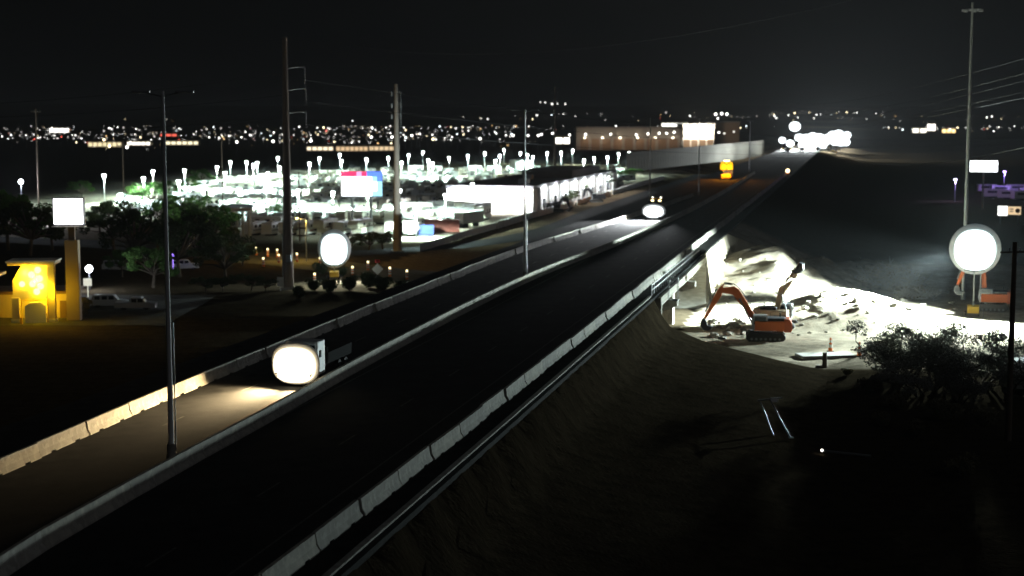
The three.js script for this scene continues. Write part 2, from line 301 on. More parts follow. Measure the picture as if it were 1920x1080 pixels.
const PR = utility(1889, 850, 470, 0.27, 'thick dark wooden utility pole among the right-hand mesquite trees', -8);
{
  const o = thing('high_mast_pole', 'very tall slim grey mast with unlit lamp ring behind the balloon light tower', 'light pole', onG(I(1806, 560, -7.4)));
  const H = (560 - 6) / F * -o.position.z;
  part(o, 'shaft', cyl(0.34, 0.17, H, 12), m.galv); part(o, 'lamp_ring', new THREE.TorusGeometry(1.05, 0.06, 6, 20).rotateX(Math.PI / 2).translate(0, H - 1, 0), m.galv);
  for (let k = 0; k < 6; k++) { const a = k * Math.PI / 3; part(o, 'lamp_head', rbox(0.5, 0.35, 0.5, Math.cos(a) * 1.25, H - 1.15, Math.sin(a) * 1.25), m.grey); }
}
function sag(a, b, d, r, label, group, n = 24) {
  const pts = []; for (let k = 0; k <= n; k++) { const t = k / n, p = a.clone().lerp(b, t); p.y -= d * 4 * t * (1 - t); pts.push(p); }
  single('power_line', new THREE.TubeGeometry(new THREE.CatmullRomCurve3(pts), n * 2, r, 5), m.wire, label, 'wire', undefined, 0, group);
}
P1.o.updateMatrixWorld(); P2.o.updateMatrixWorld();
for (const [h, len] of [[0.885, 3], [0.8, 3.1], [0.71, 3.1]]) {
  const a = P1.p.clone().add(V(len, P1.H * h - 2, 0));
  sag(a, V(260, 20, -640), 9, 0.035, 'faint power line strung away from the rust-brown pole', 'lines east of the rust-brown pole');
  sag(P1.p.clone().add(V(0, P1.H * h - 1, 0)), V(-190, 16 + h * 10, -330), 4, 0.035, 'faint power line running off toward the hotel side', 'lines west of the rust-brown pole');
}
sag(D(640, 82, 260), D(1640, -10, 150), 3.5, 0.035, 'long faint wire crossing high over the highway', undefined);
for (const [y1, y2] of [[128, 104], [176, 133], [196, 148], [222, 170], [232, 182]]) sag(D(1480, y1 * 0.42 + 138, 620), D(1990, y2 - 14, 150), 2.5, 0.022, 'thin power line above the right-hand horizon', 'lines above the right-hand work site');
sag(D(1560, 279, 620), D(2050, 246, 170), 5, 0.07, 'thick sagging cable below the thin power lines', undefined);

// ---------------------------------------------------------------- lamps that light the place
function pointLamp(parent, name, color, cd, p, r = 6) { const l = new THREE.PointLight(color, cd); l.name = name; l.position.set(...p); l.castShadow = true; l.shadow.radius = r; parent.add(l); return l; }
function floodTower(p, w, h, mast, turn, color, cd, glow, label, boxy = 2.2, aims = [], glowRim = 0) {
  const o = thing('light_tower', label, 'light tower', p, turn); o.updateMatrixWorld();
  part(o, 'trailer', rbox(1.5, 0.9, 2.6, 0, 0.95, -0.6, 0.08), m.yellow); for (const s of [-1, 1]) part(o, 'wheel', cyl(0.34, 0.34, 0.22, 14).rotateZ(Math.PI / 2).translate(s * 0.85, 0.34, -0.6), m.rubber);
  for (const [x, z] of [[-1.3, 0.6], [1.3, 0.6], [-1.3, -1.8], [1.3, -1.8]]) part(o, 'outrigger', merge([box(0.08, 0.62, 0.08, x, 0.31, z), box(0.7, 0.07, 0.07, x * 0.72, 0.6, z)]), m.darkmetal);
  part(o, 'mast', merge([box(0.18, mast * 0.5, 0.18, 0, 0.6 + mast * 0.25, -0.7), box(0.12, mast - 0.6, 0.12, 0, 0.6 + (mast - 0.6) / 2, -0.7)]), m.galv);
  part(o, 'lamp_frame', merge([box(w * 0.5, 0.1, 0.1, 0, mast - h * 0.5, -0.7), cyl(0.5, 0.3, 0.3, 14, 0, mast - h * 0.5 - 0.1, -0.7)]), m.darkmetal);
  const D0 = Math.min(w, h) * 0.7, col = new THREE.Color().setRGB(...color);
  part(o, 'balloon_glare_lamp', puff(w, h, D0, boxy), E(...color, glow), [0, mast, -0.7]);  // oversized glowing head; the lens glare is put into its shape
  if (glowRim) {                                              // white dish added behind the lamp so its rim carries a soft glow
    const R0 = w * 0.42, g = new THREE.LatheGeometry([[0.1, -0.35], [R0, -0.3], [glowRim * 0.72, -0.55], [glowRim * 0.88, -0.95], [glowRim, -1.5]].map(([x, y]) => new THREE.Vector2(x, y)), 40).rotateX(Math.PI / 2);
    const d = part(o, 'added_glow_reflector', g.scale(1, h / w, 1), m.glowWhite, [0, mast, -0.9]); for (let k = 0; k < 8; k++) part(d, 'rib', rod(V(0, 0, -0.6), V(Math.cos(k * 0.785) * glowRim, Math.sin(k * 0.785) * glowRim * h / w, -1.6), 0.03), m.darkmetal, [0, 0, -0.3]);
  }
  const fl = new THREE.SpotLight(col, cd, 0, 1.5, 0.25); fl.name = 'flood'; fl.position.set(0, mast, -0.7 + D0 / 2 + 0.3); fl.target.position.set(0, mast - 0.4, 20); fl.castShadow = true; fl.shadow.radius = 20; o.add(fl, fl.target);
  for (const [to, k, ang] of aims) { const l = new THREE.SpotLight(new THREE.Color().setRGB(...color), k, 0, ang, 0.6); l.name = 'flood_beam'; l.position.set(-w * 0.45, mast, 2.3); l.castShadow = true; l.shadow.radius = 30; l.target.position.copy(o.worldToLocal(to.clone())); o.add(l, l.target); }
  return o;
}
// the big tower beside the second excavator; it faces left across the pit, towards the barriers
floodTower(onG(I(1824, 598, -7.5)), 5.3, 5.4, 8.8, -0.3, [0.8, 1, 1], 22000, 2.6, 'glaring white balloon light tower beside the excavator at the pit edge', 2.3, [[V(41, -6, -199), 300000, 0.36], [V(54, -7.5, -207), 100000, 0.5], [V(34, -4, -227), 90000, 0.36], [V(16.5, -4.5, -180), 22000, 0.07], [V(34.5, -7.2, -166), 30000, 0.1]], 3.35);
floodTower(onG(I(627, 525, -7.4)), 4.3, 5.1, 5.0, 0.1, [0.8, 1, 1], 1600, 2.6, 'glaring white balloon light tower on the street with cones', 2.5, [], 2.75);

console.log('setting done');
function hit(px, py) {                                        // where a sight line meets the built ground
  const r = ray(px, py).normalize(), o = V(0, EYE, 0); let d = 30;
  for (; d < 9000; d += Math.max(0.4, d * 0.002)) { const p = o.clone().addScaledVector(r, d); if (p.y < ground(p.x, -p.z)) break; }
  return onG(o.addScaledVector(r, d));
}

// ---------------------------------------------------------------- trees and shrubs
function crownGeo(clumps, n, size) {
  const pos = [], q = new THREE.Quaternion(), e = new THREE.Euler();
  for (let k = 0; k < n; k++) {
    const c = clumps[Math.floor(rnd(clumps.length))], th = rnd(6.283), u = rnd(-1, 1), rr = Math.cbrt(rnd(0.15, 1)), sn = Math.sqrt(1 - u * u);
    const p = V(c[0] + c[3] * rr * sn * Math.cos(th), c[1] + c[4] * rr * u, c[2] + c[3] * rr * sn * Math.sin(th));
    q.setFromEuler(e.set(rnd(6.28), rnd(6.28), rnd(6.28)));
    const s = size * rnd(0.6, 1.4), A = [V(-s, 0, 0), V(0, s * 0.55, s * 0.15), V(s, 0, 0), V(0, -s * 0.55, s * 0.15)].map(v => v.applyQuaternion(q).add(p));
    for (const i of [0, 1, 2, 0, 2, 3]) pos.push(A[i].x, A[i].y, A[i].z);
  }
  const g = new THREE.BufferGeometry(); g.setAttribute('position', new THREE.Float32BufferAttribute(pos, 3)); g.setAttribute('uv', new THREE.Float32BufferAttribute(new Float32Array(pos.length / 3 * 2), 2)); g.computeVertexNormals(); return g;
}
function treeGeos(kind) {
  const clumps = [], limbs = [];
  if (kind === 'mesquite') {                                 // many thin crooked stems, sparse feathery foliage
    for (let k = 0; k < 7; k++) { const a = k * 0.9 + rnd(0.5); let p = V(rnd(-0.02, 0.02), -0.15, rnd(-0.02, 0.02)), dir = V(Math.cos(a) * 0.55, 1, Math.sin(a) * 0.55).normalize(); let r = 0.022;
      for (let j = 0; j < 4; j++) { const e = p.clone().addScaledVector(dir, rnd(0.14, 0.25)); limbs.push(rod(p, e, r, 5, r * 0.7)); r *= 0.7; dir.add(V(rnd(-0.6, 0.6), rnd(-0.35, 0.2), rnd(-0.6, 0.6))).normalize(); if (dir.y < 0.1) dir.y = 0.2; p = e;
        if (j > 0) for (let q = 0; q < 3; q++) { const f = e.clone().add(V(rnd(-0.2, 0.2), rnd(-0.03, 0.2), rnd(-0.2, 0.2))); limbs.push(rod(e, f, r * 0.6, 4, 0.002)); clumps.push([f.x, f.y, f.z, rnd(0.07, 0.13), rnd(0.04, 0.09)]); } } }
    return [crownGeo(clumps, 9000, 0.0115), merge(limbs)];
  }
  if (kind === 'shrub') { for (let k = 0; k < 9; k++) { const a = rnd(6.28), r = rnd(0, 0.75); clumps.push([Math.cos(a) * r, rnd(0.35, 1.0), Math.sin(a) * r, rnd(0.3, 0.5), rnd(0.25, 0.4)]); } limbs.push(...clumps.map(c => rod(V(0, -0.1, 0), V(c[0], c[1], c[2]), 0.04, 5, 0.015))); return [crownGeo(clumps, 1500, 0.07), merge(limbs)]; }
  const H = kind === 'low' ? 0.55 : 0.8, N = kind === 'low' ? 17 : 20;
  limbs.push(rod(V(0, -0.2, 0), V(0.05, 0.32, 0.03), 0.03, 7, 0.024));
  for (let k = 0; k < N; k++) {
    const a = k * 2.4 + rnd(0.5), r = 0.12 + 0.36 * Math.sqrt(k / N) * rnd(0.8, 1.15), y = lerp(0.26, 0.98, rnd() * (1 - r * 0.6) + 0.1) * (kind === 'low' ? 0.9 : 1);
    clumps.push([Math.cos(a) * r, y, Math.sin(a) * r, rnd(0.08, 0.17), rnd(0.06, 0.12)]);
    const mid = V(Math.cos(a) * r * 0.4, 0.3 + (y - 0.3) * 0.5, Math.sin(a) * r * 0.4);
    limbs.push(rod(V(0.05, 0.28, 0.03), mid, 0.022, 5, 0.013), rod(mid, V(Math.cos(a) * r, y, Math.sin(a) * r), 0.013, 4, 0.004));
  }
  return [crownGeo(clumps, kind === 'low' ? 3200 : 4600, 0.02), merge(limbs)];
}
const treeKinds = { tall: treeGeos('tall'), tall2: treeGeos('tall'), low: treeGeos('low'), mesquite: treeGeos('mesquite'), shrub: treeGeos('shrub') };
function tree(px, py, hpx, kind, mat, label, group, wide = 1.15, name = kind === 'shrub' ? 'shrub' : 'tree') {
  const p = hit(px, py), H = hpx / F * -p.z;
  const o = thing(name, label, name, p, rnd(6.28), group); const [c, t] = treeKinds[kind];
  part(o, 'trunk', t, m.bark).scale.set(H * wide, H, H * wide); part(o, 'crown', c, mat).scale.set(H * wide, H, H * wide); return o;
}
const darkL = 'dark leafy tree in the belt between hotel and trailer lot';
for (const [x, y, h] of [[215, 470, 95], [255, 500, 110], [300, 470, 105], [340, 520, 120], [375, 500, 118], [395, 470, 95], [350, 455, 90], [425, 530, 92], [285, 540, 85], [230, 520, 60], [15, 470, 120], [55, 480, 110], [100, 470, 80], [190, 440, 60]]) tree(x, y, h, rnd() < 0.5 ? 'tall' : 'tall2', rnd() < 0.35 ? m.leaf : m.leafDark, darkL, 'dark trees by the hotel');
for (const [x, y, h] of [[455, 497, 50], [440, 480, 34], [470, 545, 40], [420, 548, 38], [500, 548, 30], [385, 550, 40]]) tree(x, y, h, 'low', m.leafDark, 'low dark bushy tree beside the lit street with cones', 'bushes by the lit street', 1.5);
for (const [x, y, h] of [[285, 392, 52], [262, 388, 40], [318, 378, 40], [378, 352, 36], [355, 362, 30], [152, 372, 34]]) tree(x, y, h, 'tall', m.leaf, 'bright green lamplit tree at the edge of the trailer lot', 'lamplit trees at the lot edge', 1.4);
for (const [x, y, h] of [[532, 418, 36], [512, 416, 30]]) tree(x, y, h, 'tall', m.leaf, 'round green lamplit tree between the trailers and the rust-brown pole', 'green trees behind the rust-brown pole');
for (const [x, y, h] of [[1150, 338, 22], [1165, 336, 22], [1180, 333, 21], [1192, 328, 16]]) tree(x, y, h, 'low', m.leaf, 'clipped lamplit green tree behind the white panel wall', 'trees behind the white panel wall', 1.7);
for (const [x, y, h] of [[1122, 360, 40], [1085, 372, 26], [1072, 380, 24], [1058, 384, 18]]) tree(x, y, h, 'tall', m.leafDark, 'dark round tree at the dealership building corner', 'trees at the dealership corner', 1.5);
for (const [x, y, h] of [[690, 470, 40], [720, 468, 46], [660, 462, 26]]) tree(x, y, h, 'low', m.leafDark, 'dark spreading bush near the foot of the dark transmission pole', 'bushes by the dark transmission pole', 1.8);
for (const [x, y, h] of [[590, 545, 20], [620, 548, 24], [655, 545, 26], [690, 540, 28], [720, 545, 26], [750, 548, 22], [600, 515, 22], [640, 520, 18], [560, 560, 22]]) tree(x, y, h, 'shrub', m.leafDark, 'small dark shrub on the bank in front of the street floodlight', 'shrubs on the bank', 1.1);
tree(152, 598, 40, 'shrub', m.leafDry, 'round clipped shrub glowing amber at the foot of the hotel pylon', undefined, 1);
for (const [x, y, h, w] of [[1700, 712, 150, 1], [1765, 722, 165, 1], [1835, 722, 150, 1], [1668, 695, 95, 1.2], [1900, 740, 140, 1], [1730, 745, 110, 1], [1800, 755, 100, 1]]) tree(x, y, h, 'mesquite', m.leafBack, 'sparse grey mesquite tree silhouetted before the floodlit ground', 'mesquites before the floodlit ground', 1.25, 'mesquite_tree');
for (const [x, y, h] of [[1630, 735, 24], [1590, 705, 12], [1680, 770, 30], [1780, 790, 36], [1650, 800, 26], [1720, 820, 26], [1850, 800, 30], [1800, 900, 40]]) tree(x, y, h, 'shrub', m.leafDry, 'low dry weed clump under the mesquite trees', 'weed clumps under the mesquites', 1.3, 'weed_clump');

// ---------------------------------------------------------------- excavators
function excavator(p, turn, pose, label, mats = [m.orange, m.orange2]) {
  const o = thing('excavator', label, 'excavator', p, turn);
  const trk = extr([[-2.3, 0.35], [-1.95, 0], [1.95, 0], [2.3, 0.35], [2.3, 0.65], [1.95, 1.0], [-1.95, 1.0], [-2.3, 0.65]], 0.6, 0.03);
  for (const s of [-1, 1]) { const t = part(o, 'track', trk, m.track, [0, 0, s * 1.3]); for (let k = 0; k < 7; k++) part(t, 'roller', cyl(0.16, 0.16, 0.68, 8).rotateX(Math.PI / 2), m.steel, [-1.65 + k * 0.55, 0.3, -0.34]); }
  part(o, 'undercarriage', rbox(2.6, 0.5, 2.0, 0, 0.72, 0), m.track); part(o, 'turntable', cyl(0.8, 0.8, 0.25, 18, 0, 0.97, 0), m.steel);
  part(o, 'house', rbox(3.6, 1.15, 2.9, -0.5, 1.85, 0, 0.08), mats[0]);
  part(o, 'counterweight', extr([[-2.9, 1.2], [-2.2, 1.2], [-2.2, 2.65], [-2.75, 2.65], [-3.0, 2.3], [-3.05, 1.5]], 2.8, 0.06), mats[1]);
  part(o, 'engine_cover', rbox(2.2, 0.35, 2.3, -1.2, 2.6, 0, 0.08), m.black); part(o, 'handrail', merge([tube([V(-2.3, 2.6, 1.2), V(-2.3, 3.2, 1.2), V(-0.6, 3.2, 1.2), V(-0.6, 2.6, 1.2)], 0.03), tube([V(-2.3, 2.6, -1.2), V(-2.3, 3.1, -1.2), V(-0.9, 3.1, -1.2)], 0.03)]), m.darkmetal);
  part(o, 'exhaust', cyl(0.09, 0.09, 0.55, 8, -1.7, 2.7, 0.6), m.black);
  const cab = part(o, 'cab', extr([[-0.2, 1.3], [1.45, 1.3], [1.65, 1.9], [1.45, 3.1], [-0.2, 3.1]], 0.95, 0.04), m.grey, [0, 0, -0.85]);
  part(cab, 'window', extr([[0.0, 2.05], [1.45, 2.05], [1.3, 2.95], [0.0, 2.95]], 1.08), m.glass); part(cab, 'windshield', box(0.05, 1.2, 0.85, 1.62, 2.25, 0), m.glass, undefined, [0, 0, 0]);
  const [A, B, C, Dp, T] = pose;                             // boom foot, apex, boom tip, stick head, stick tip
  const boom = extr([[A[0] - 0.25, A[1] - 0.2], [A[0] + 0.3, A[1] - 0.15], [B[0] + 0.05, B[1] - 0.75], [C[0], C[1] - 0.22], [C[0] + 0.12, C[1] + 0.2], [B[0] - 0.1, B[1] + 0.18], [B[0] - 0.65, B[1] - 0.15]], 0.5, 0.04);
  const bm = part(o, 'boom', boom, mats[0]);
  part(bm, 'hydraulic_cylinder', merge([rod(V(1.3, 1.5, 0.42), V(lerp(A[0], B[0], 0.75), lerp(A[1], B[1], 0.7), 0.42), 0.11, 8), rod(V(1.3, 1.5, -0.42), V(lerp(A[0], B[0], 0.75), lerp(A[1], B[1], 0.7), -0.42), 0.11, 8)]), m.steel);
  part(bm, 'stick_cylinder', rod(V(B[0] + 0.1, B[1] + 0.45, 0), V(Dp[0], Dp[1], 0), 0.12, 8), m.steel);
  part(bm, 'hydraulic_hose', tube([V(A[0], A[1] + 0.4, 0.2), V(lerp(A[0], B[0], 0.5) - 0.3, lerp(A[1], B[1], 0.5) + 0.45, 0.2), V(B[0] - 0.2, B[1] + 0.4, 0.2), V(Dp[0], Dp[1] + 0.1, 0.2)], 0.05), m.black);
  const dx = T[0] - C[0], dy = T[1] - C[1], L = Math.hypot(dx, dy), ux = dx / L, uy = dy / L, nx = -uy, ny = ux;
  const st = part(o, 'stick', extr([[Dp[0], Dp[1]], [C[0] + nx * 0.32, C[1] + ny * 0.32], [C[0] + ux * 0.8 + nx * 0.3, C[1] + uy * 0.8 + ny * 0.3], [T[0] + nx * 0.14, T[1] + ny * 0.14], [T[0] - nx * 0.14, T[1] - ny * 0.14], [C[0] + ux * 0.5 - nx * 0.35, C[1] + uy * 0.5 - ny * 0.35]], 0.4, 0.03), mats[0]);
  part(st, 'bucket_cylinder', rod(V(C[0] + nx * 0.5, C[1] + ny * 0.5, 0), V(T[0] + nx * 0.35 - ux * 0.8, T[1] + ny * 0.35 - uy * 0.8, 0), 0.09, 8), m.steel);
  const bk = part(o, 'bucket', extr([[0, 0.1], [0.35, -0.1], [0.45, -0.8], [0.1, -1.25], [-0.5, -1.3], [-0.95, -1.0], [-0.85, -0.85], [-0.35, -0.75], [-0.2, -0.2]], 1.1, 0.03), m.darkmetal, [T[0], T[1], 0]);
  for (let k = 0; k < 5; k++) part(bk, 'tooth', box(0.25, 0.06, 0.1, -1.0, -0.95, -0.44 + k * 0.22), m.steel);
  return o;
}
excavator(V(30.4, FLOOR - 0.1, -180), Math.PI - 0.15, [[0.9, 2.2], [3.9, 6.2], [5.4, 5.9], [5.0, 6.75], [7.3, 2.4]], 'orange excavator with boom arched down to the rubble by the bridge');
excavator(V(33.8, FLOOR - 0.1, -190.5), 0.5 - 0.9, [[-0.4, 2.2], [0.7, 5.4], [1.6, 6.1], [1.2, 6.6], [2.6, 8.4]], 'excavator behind the arched orange one, its arm raised high', [m.tan, m.tan]);
excavator(onG(I(1856, 582, -7.5)), Math.PI - 0.25, [[0.7, 2.3], [1.6, 7.6], [2.8, 8.0], [2.4, 8.5], [4.4, 3.4]], 'orange excavator standing under the glaring pit-edge balloon light');
excavator(hit(1118, 380), Math.PI, [[0.9, 2.2], [2.6, 4.6], [3.6, 4.4], [3.2, 5.0], [4.4, 1.2]], 'excavator coloured black as a silhouette with curved arm on the frontage road', [m.black, m.black]);  // backlit darkness is put into the colour: black body
excavator(hit(1040, 398), 0.3, [[0.9, 2.2], [2.8, 4.2], [3.8, 3.6], [3.4, 4.4], [4.6, 1.4]], 'dark parked excavator beside the shrubs near the dealership', [m.black, m.black]);  // dark put into the body colour, as on the silhouette

// ---------------------------------------------------------------- pit details: rubble, brush, cones, slab
{
  const ico = [0, 1, 2].map(k => { const g = new THREE.IcosahedronGeometry(1, 1), a = g.attributes.position; for (let i = 0; i < a.count; i++) { const f = 0.75 + 0.5 * h2(Math.round(a.getX(i) * 9) + k * 17, Math.round(a.getY(i) * 9) + Math.round(a.getZ(i) * 31)); a.setXYZ(i, a.getX(i) * f, a.getY(i) * f * 0.7, a.getZ(i) * f); } g.computeVertexNormals(); return g; });
  function rubble(list, label, group) { for (const [px, py, r] of list) { const p = hit(px, py); const o = single('rubble_chunk', ico[Math.floor(rnd(3))], m.rock, label, 'rubble', p.add(V(0, r * 0.25, 0)), rnd(6), group); o.scale.set(r, r * rnd(0.6, 1), r * rnd(0.7, 1.2)); } }
  const a = [], b = [];
  for (let k = 0; k < 34; k++) a.push([rnd(1325, 1400), rnd(600, 636), rnd(0.25, 0.65)]);
  rubble(a, 'broken concrete chunk below the arched excavator bucket', 'rubble under the bridge edge');
  for (let k = 0; k < 46; k++) b.push([rnd(1575, 1800), rnd(532, 585), rnd(0.2, 0.5)]);
  rubble(b, 'pale rubble chunk on the floodlit bench beside the earth mound', 'rubble on the bench');
  const cl = []; for (let k = 0; k < 110; k++) cl.push([rnd(1335, 1640), rnd(482, 632), rnd(0.12, 0.36)]);
  rubble(cl, 'earth clod lying on the floodlit dirt mound', 'clods on the dirt mound');
  function brush(px, py, n, w, h, label) {
    const p = hit(px, py), gs = [];
    for (let k = 0; k < n; k++) { const x = rnd(-w, w), z = rnd(-2.5, 2.5), y = rnd(0, h * (1 - Math.abs(x) / w * 0.6)), d = V(rnd(-1, 1), rnd(-0.5, 0.9), rnd(-1, 1)).normalize().multiplyScalar(rnd(0.6, 2.4)); const q = V(x, y, z), e = q.clone().add(d), mid = q.clone().lerp(e, 0.5).add(V(rnd(-0.3, 0.3), rnd(-0.3, 0.3), 0)); gs.push(rod(q, mid, 0.06, 4, 0.045), rod(mid, e, 0.045, 4, 0.015)); }
    const o = single('brush_pile', merge(gs), m.branch, label, 'brush pile', p); return o;
  }
  brush(1665, 538, 420, 5.4, 3.1, 'tangled grey heap of cut branches behind the floodlit bench');
  brush(1712, 560, 150, 2.6, 1.6, 'smaller white-lit heap of branches next to the tangled grey heap');
  const c = thing('traffic_cone', 'tall white-banded cone standing on the pit edge beside the slab', 'cone', hit(1557, 660), 0, 'cones by the slab');
  part(c, 'base', rbox(0.7, 0.12, 0.7, 0, 0.06, 0), m.rubber); part(c, 'body', cyl(0.26, 0.1, 1.5, 14, 0, 0.1), m.cone); part(c, 'band', cyl(0.235, 0.185, 0.35, 14, 0, 0.5), m.reflect); part(c, 'band', cyl(0.17, 0.125, 0.3, 14, 0, 1.05), m.reflect);
  dup(c, hit(1611, 668));
  single('concrete_slab', rbox(6.2, 0.3, 2.6, 0, 0.1, 0), m.concrete3, 'pale flat concrete slab lying at the near pit edge', 'slab', hit(1548, 668), 0.16);
  single('fence_post', merge([cyl(0.28, 0.24, 1.7, 8, 0, -0.1), box(0.9, 0.3, 0.3, -0.5, 0.1, 0)]), m.wood, 'stumpy black post standing before the pale slab', 'post', hit(1546, 690));
  const fr = thing('sign_frame', 'fallen two-legged metal sign frame on the dark near bank', 'sign frame', hit(1470, 822), 0.1);
  part(fr, 'leg', rod(V(-0.75, 0.02, 0), V(-0.95, 2.2, -3.6), 0.05), m.galv); part(fr, 'leg', rod(V(0.5, 0.02, 0), V(-0.1, 2.4, -3.9), 0.05), m.galv); part(fr, 'crossbar', rod(V(-1.1, 2.3, -3.9), V(0.9, 2.5, -3.9), 0.06), m.galv); part(fr, 'plate', box(0.6, 0.35, 0.04, 0.25, 2.35, -3.85), m.reflect); part(fr, 'foot_plate', box(0.35, 0.06, 0.35, 0.55, 0.05, 0.05), m.galv);
  const pp = thing('pipe', 'thin grey pipe lying on the dark near bank with added glowing glint at one end', 'pipe', hit(1588, 856));
  part(pp, 'pipe_body', rod(V(-1.7, 0.3, -0.5), V(1.7, 0.12, 0.5), 0.1, 8), m.galv); part(pp, 'lamp_or_glint', new THREE.SphereGeometry(0.11, 10, 8).translate(-1.8, 0.34, -0.5), E(1, 0.95, 0.85, 4));  // glint of the end reflector put in as a glowing ball
}

// ---------------------------------------------------------------- vehicles on the highway (front towards +z)
function wheel(o, x, y, z, r, w) { const t = part(o, 'wheel', cyl(r, r, w, 18).rotateZ(Math.PI / 2).translate(w / 2, 0, 0), m.rubber, [x, y, z]); part(t, 'rim', cyl(r * 0.55, r * 0.55, w + 0.02, 12).rotateZ(Math.PI / 2).translate(w / 2 + 0.01, 0, 0), m.steel); return t; }
function spot(o, color, cd, p, to, ang, r = 6, pen = 0.7) { const l = new THREE.SpotLight(color, cd, 0, ang, pen); l.name = 'beam'; l.position.set(...p); l.target.position.set(...to); l.castShadow = true; l.shadow.radius = r; o.add(l, l.target); }
function dumpTruck(p, turn, label, lit, group, body = m.white) {
  const o = thing('dump_truck', label, 'truck', p, turn, group);
  part(o, 'chassis', box(0.9, 0.35, 8.4, 0, 0.85, -3.6), m.black);
  const cab = part(o, 'cab', extr([[0, 0.7], [2.1, 0.7], [2.15, 1.7], [1.6, 1.8], [1.35, 2.95], [0, 2.95]], 2.3, 0.05).rotateY(-Math.PI / 2), body, [0, 0, -1.9]);
  part(cab, 'windshield', box(2.05, 0.95, 0.05, 0, 2.3, 1.58), m.glass, undefined, [0.0, 0, 0]); part(cab, 'grille', box(1.3, 0.8, 0.06, 0, 1.15, 2.22), m.darkmetal); part(cab, 'bumper', rbox(2.4, 0.35, 0.3, 0, 0.62, 2.25), m.steel);
  for (const s of [-1, 1]) part(cab, 'mirror', rbox(0.12, 0.5, 0.25, s * 1.4, 2.2, 1.5), m.black);
  part(o, 'dump_body', extr([[-1.25, 1.2], [1.25, 1.2], [1.3, 2.0], [1.2, 2.0], [1.15, 1.4], [-1.15, 1.4], [-1.2, 2.0], [-1.3, 2.0]], 5.2), lit ? m.shadeBlack : m.steel, [0, 0, -5]); part(o, 'headboard', box(2.5, 1.2, 0.1, 0, 1.8, -2.35), lit ? m.shadeBlack : m.steel);  // lit truck: darkness behind the glare is put into the bed colour
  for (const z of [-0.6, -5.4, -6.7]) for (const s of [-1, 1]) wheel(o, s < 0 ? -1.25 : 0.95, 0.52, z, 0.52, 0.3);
  const lm = lit ? E(...lit.c, lit.k) : m.reflect;
  for (const s of [-1, 1]) part(o, 'headlight', cyl(0.3, 0.3, 0.08, 16).rotateX(Math.PI / 2), lm, [s * 0.92, 1.05, 0.33]);
  if (lit) {
    part(o, 'brush_guard', merge([box(2.7, 0.1, 0.1, 0, 0.95, 1.1), box(2.7, 0.1, 0.1, 0, 1.75, 1.1), box(0.1, 1.0, 0.1, -1.2, 1.3, 1.1), box(0.1, 1.0, 0.1, 1.2, 1.3, 1.1), box(0.1, 0.1, 1.0, -0.8, 0.95, 0.65), box(0.1, 0.1, 1.0, 0.8, 0.95, 0.65)]), m.darkmetal);
    part(o, 'glare_light', puff(3.0, 2.4, 0.5, 2.6), lm, [0, 1.55, 1.0]); part(o, 'added_glow_plate', puff(3.5, 2.9, 0.4, 2.6), m.glowWhite, [0, 1.62, 0.72]);  // glowing panel and white plate added to spread the headlight glare
    for (const s of [-1, 1]) spot(o, lit.col, lit.cd, [s * 0.92, 1.05, 1.6], [s * 1.2 - 4, -3.2, 12], 0.62, 25); spot(o, lit.col, lit.cd * 0.3, [-1.6, 0.9, 1.6], [-9, -1.5, 9], 1.0, 30);
  }
  return o;
}
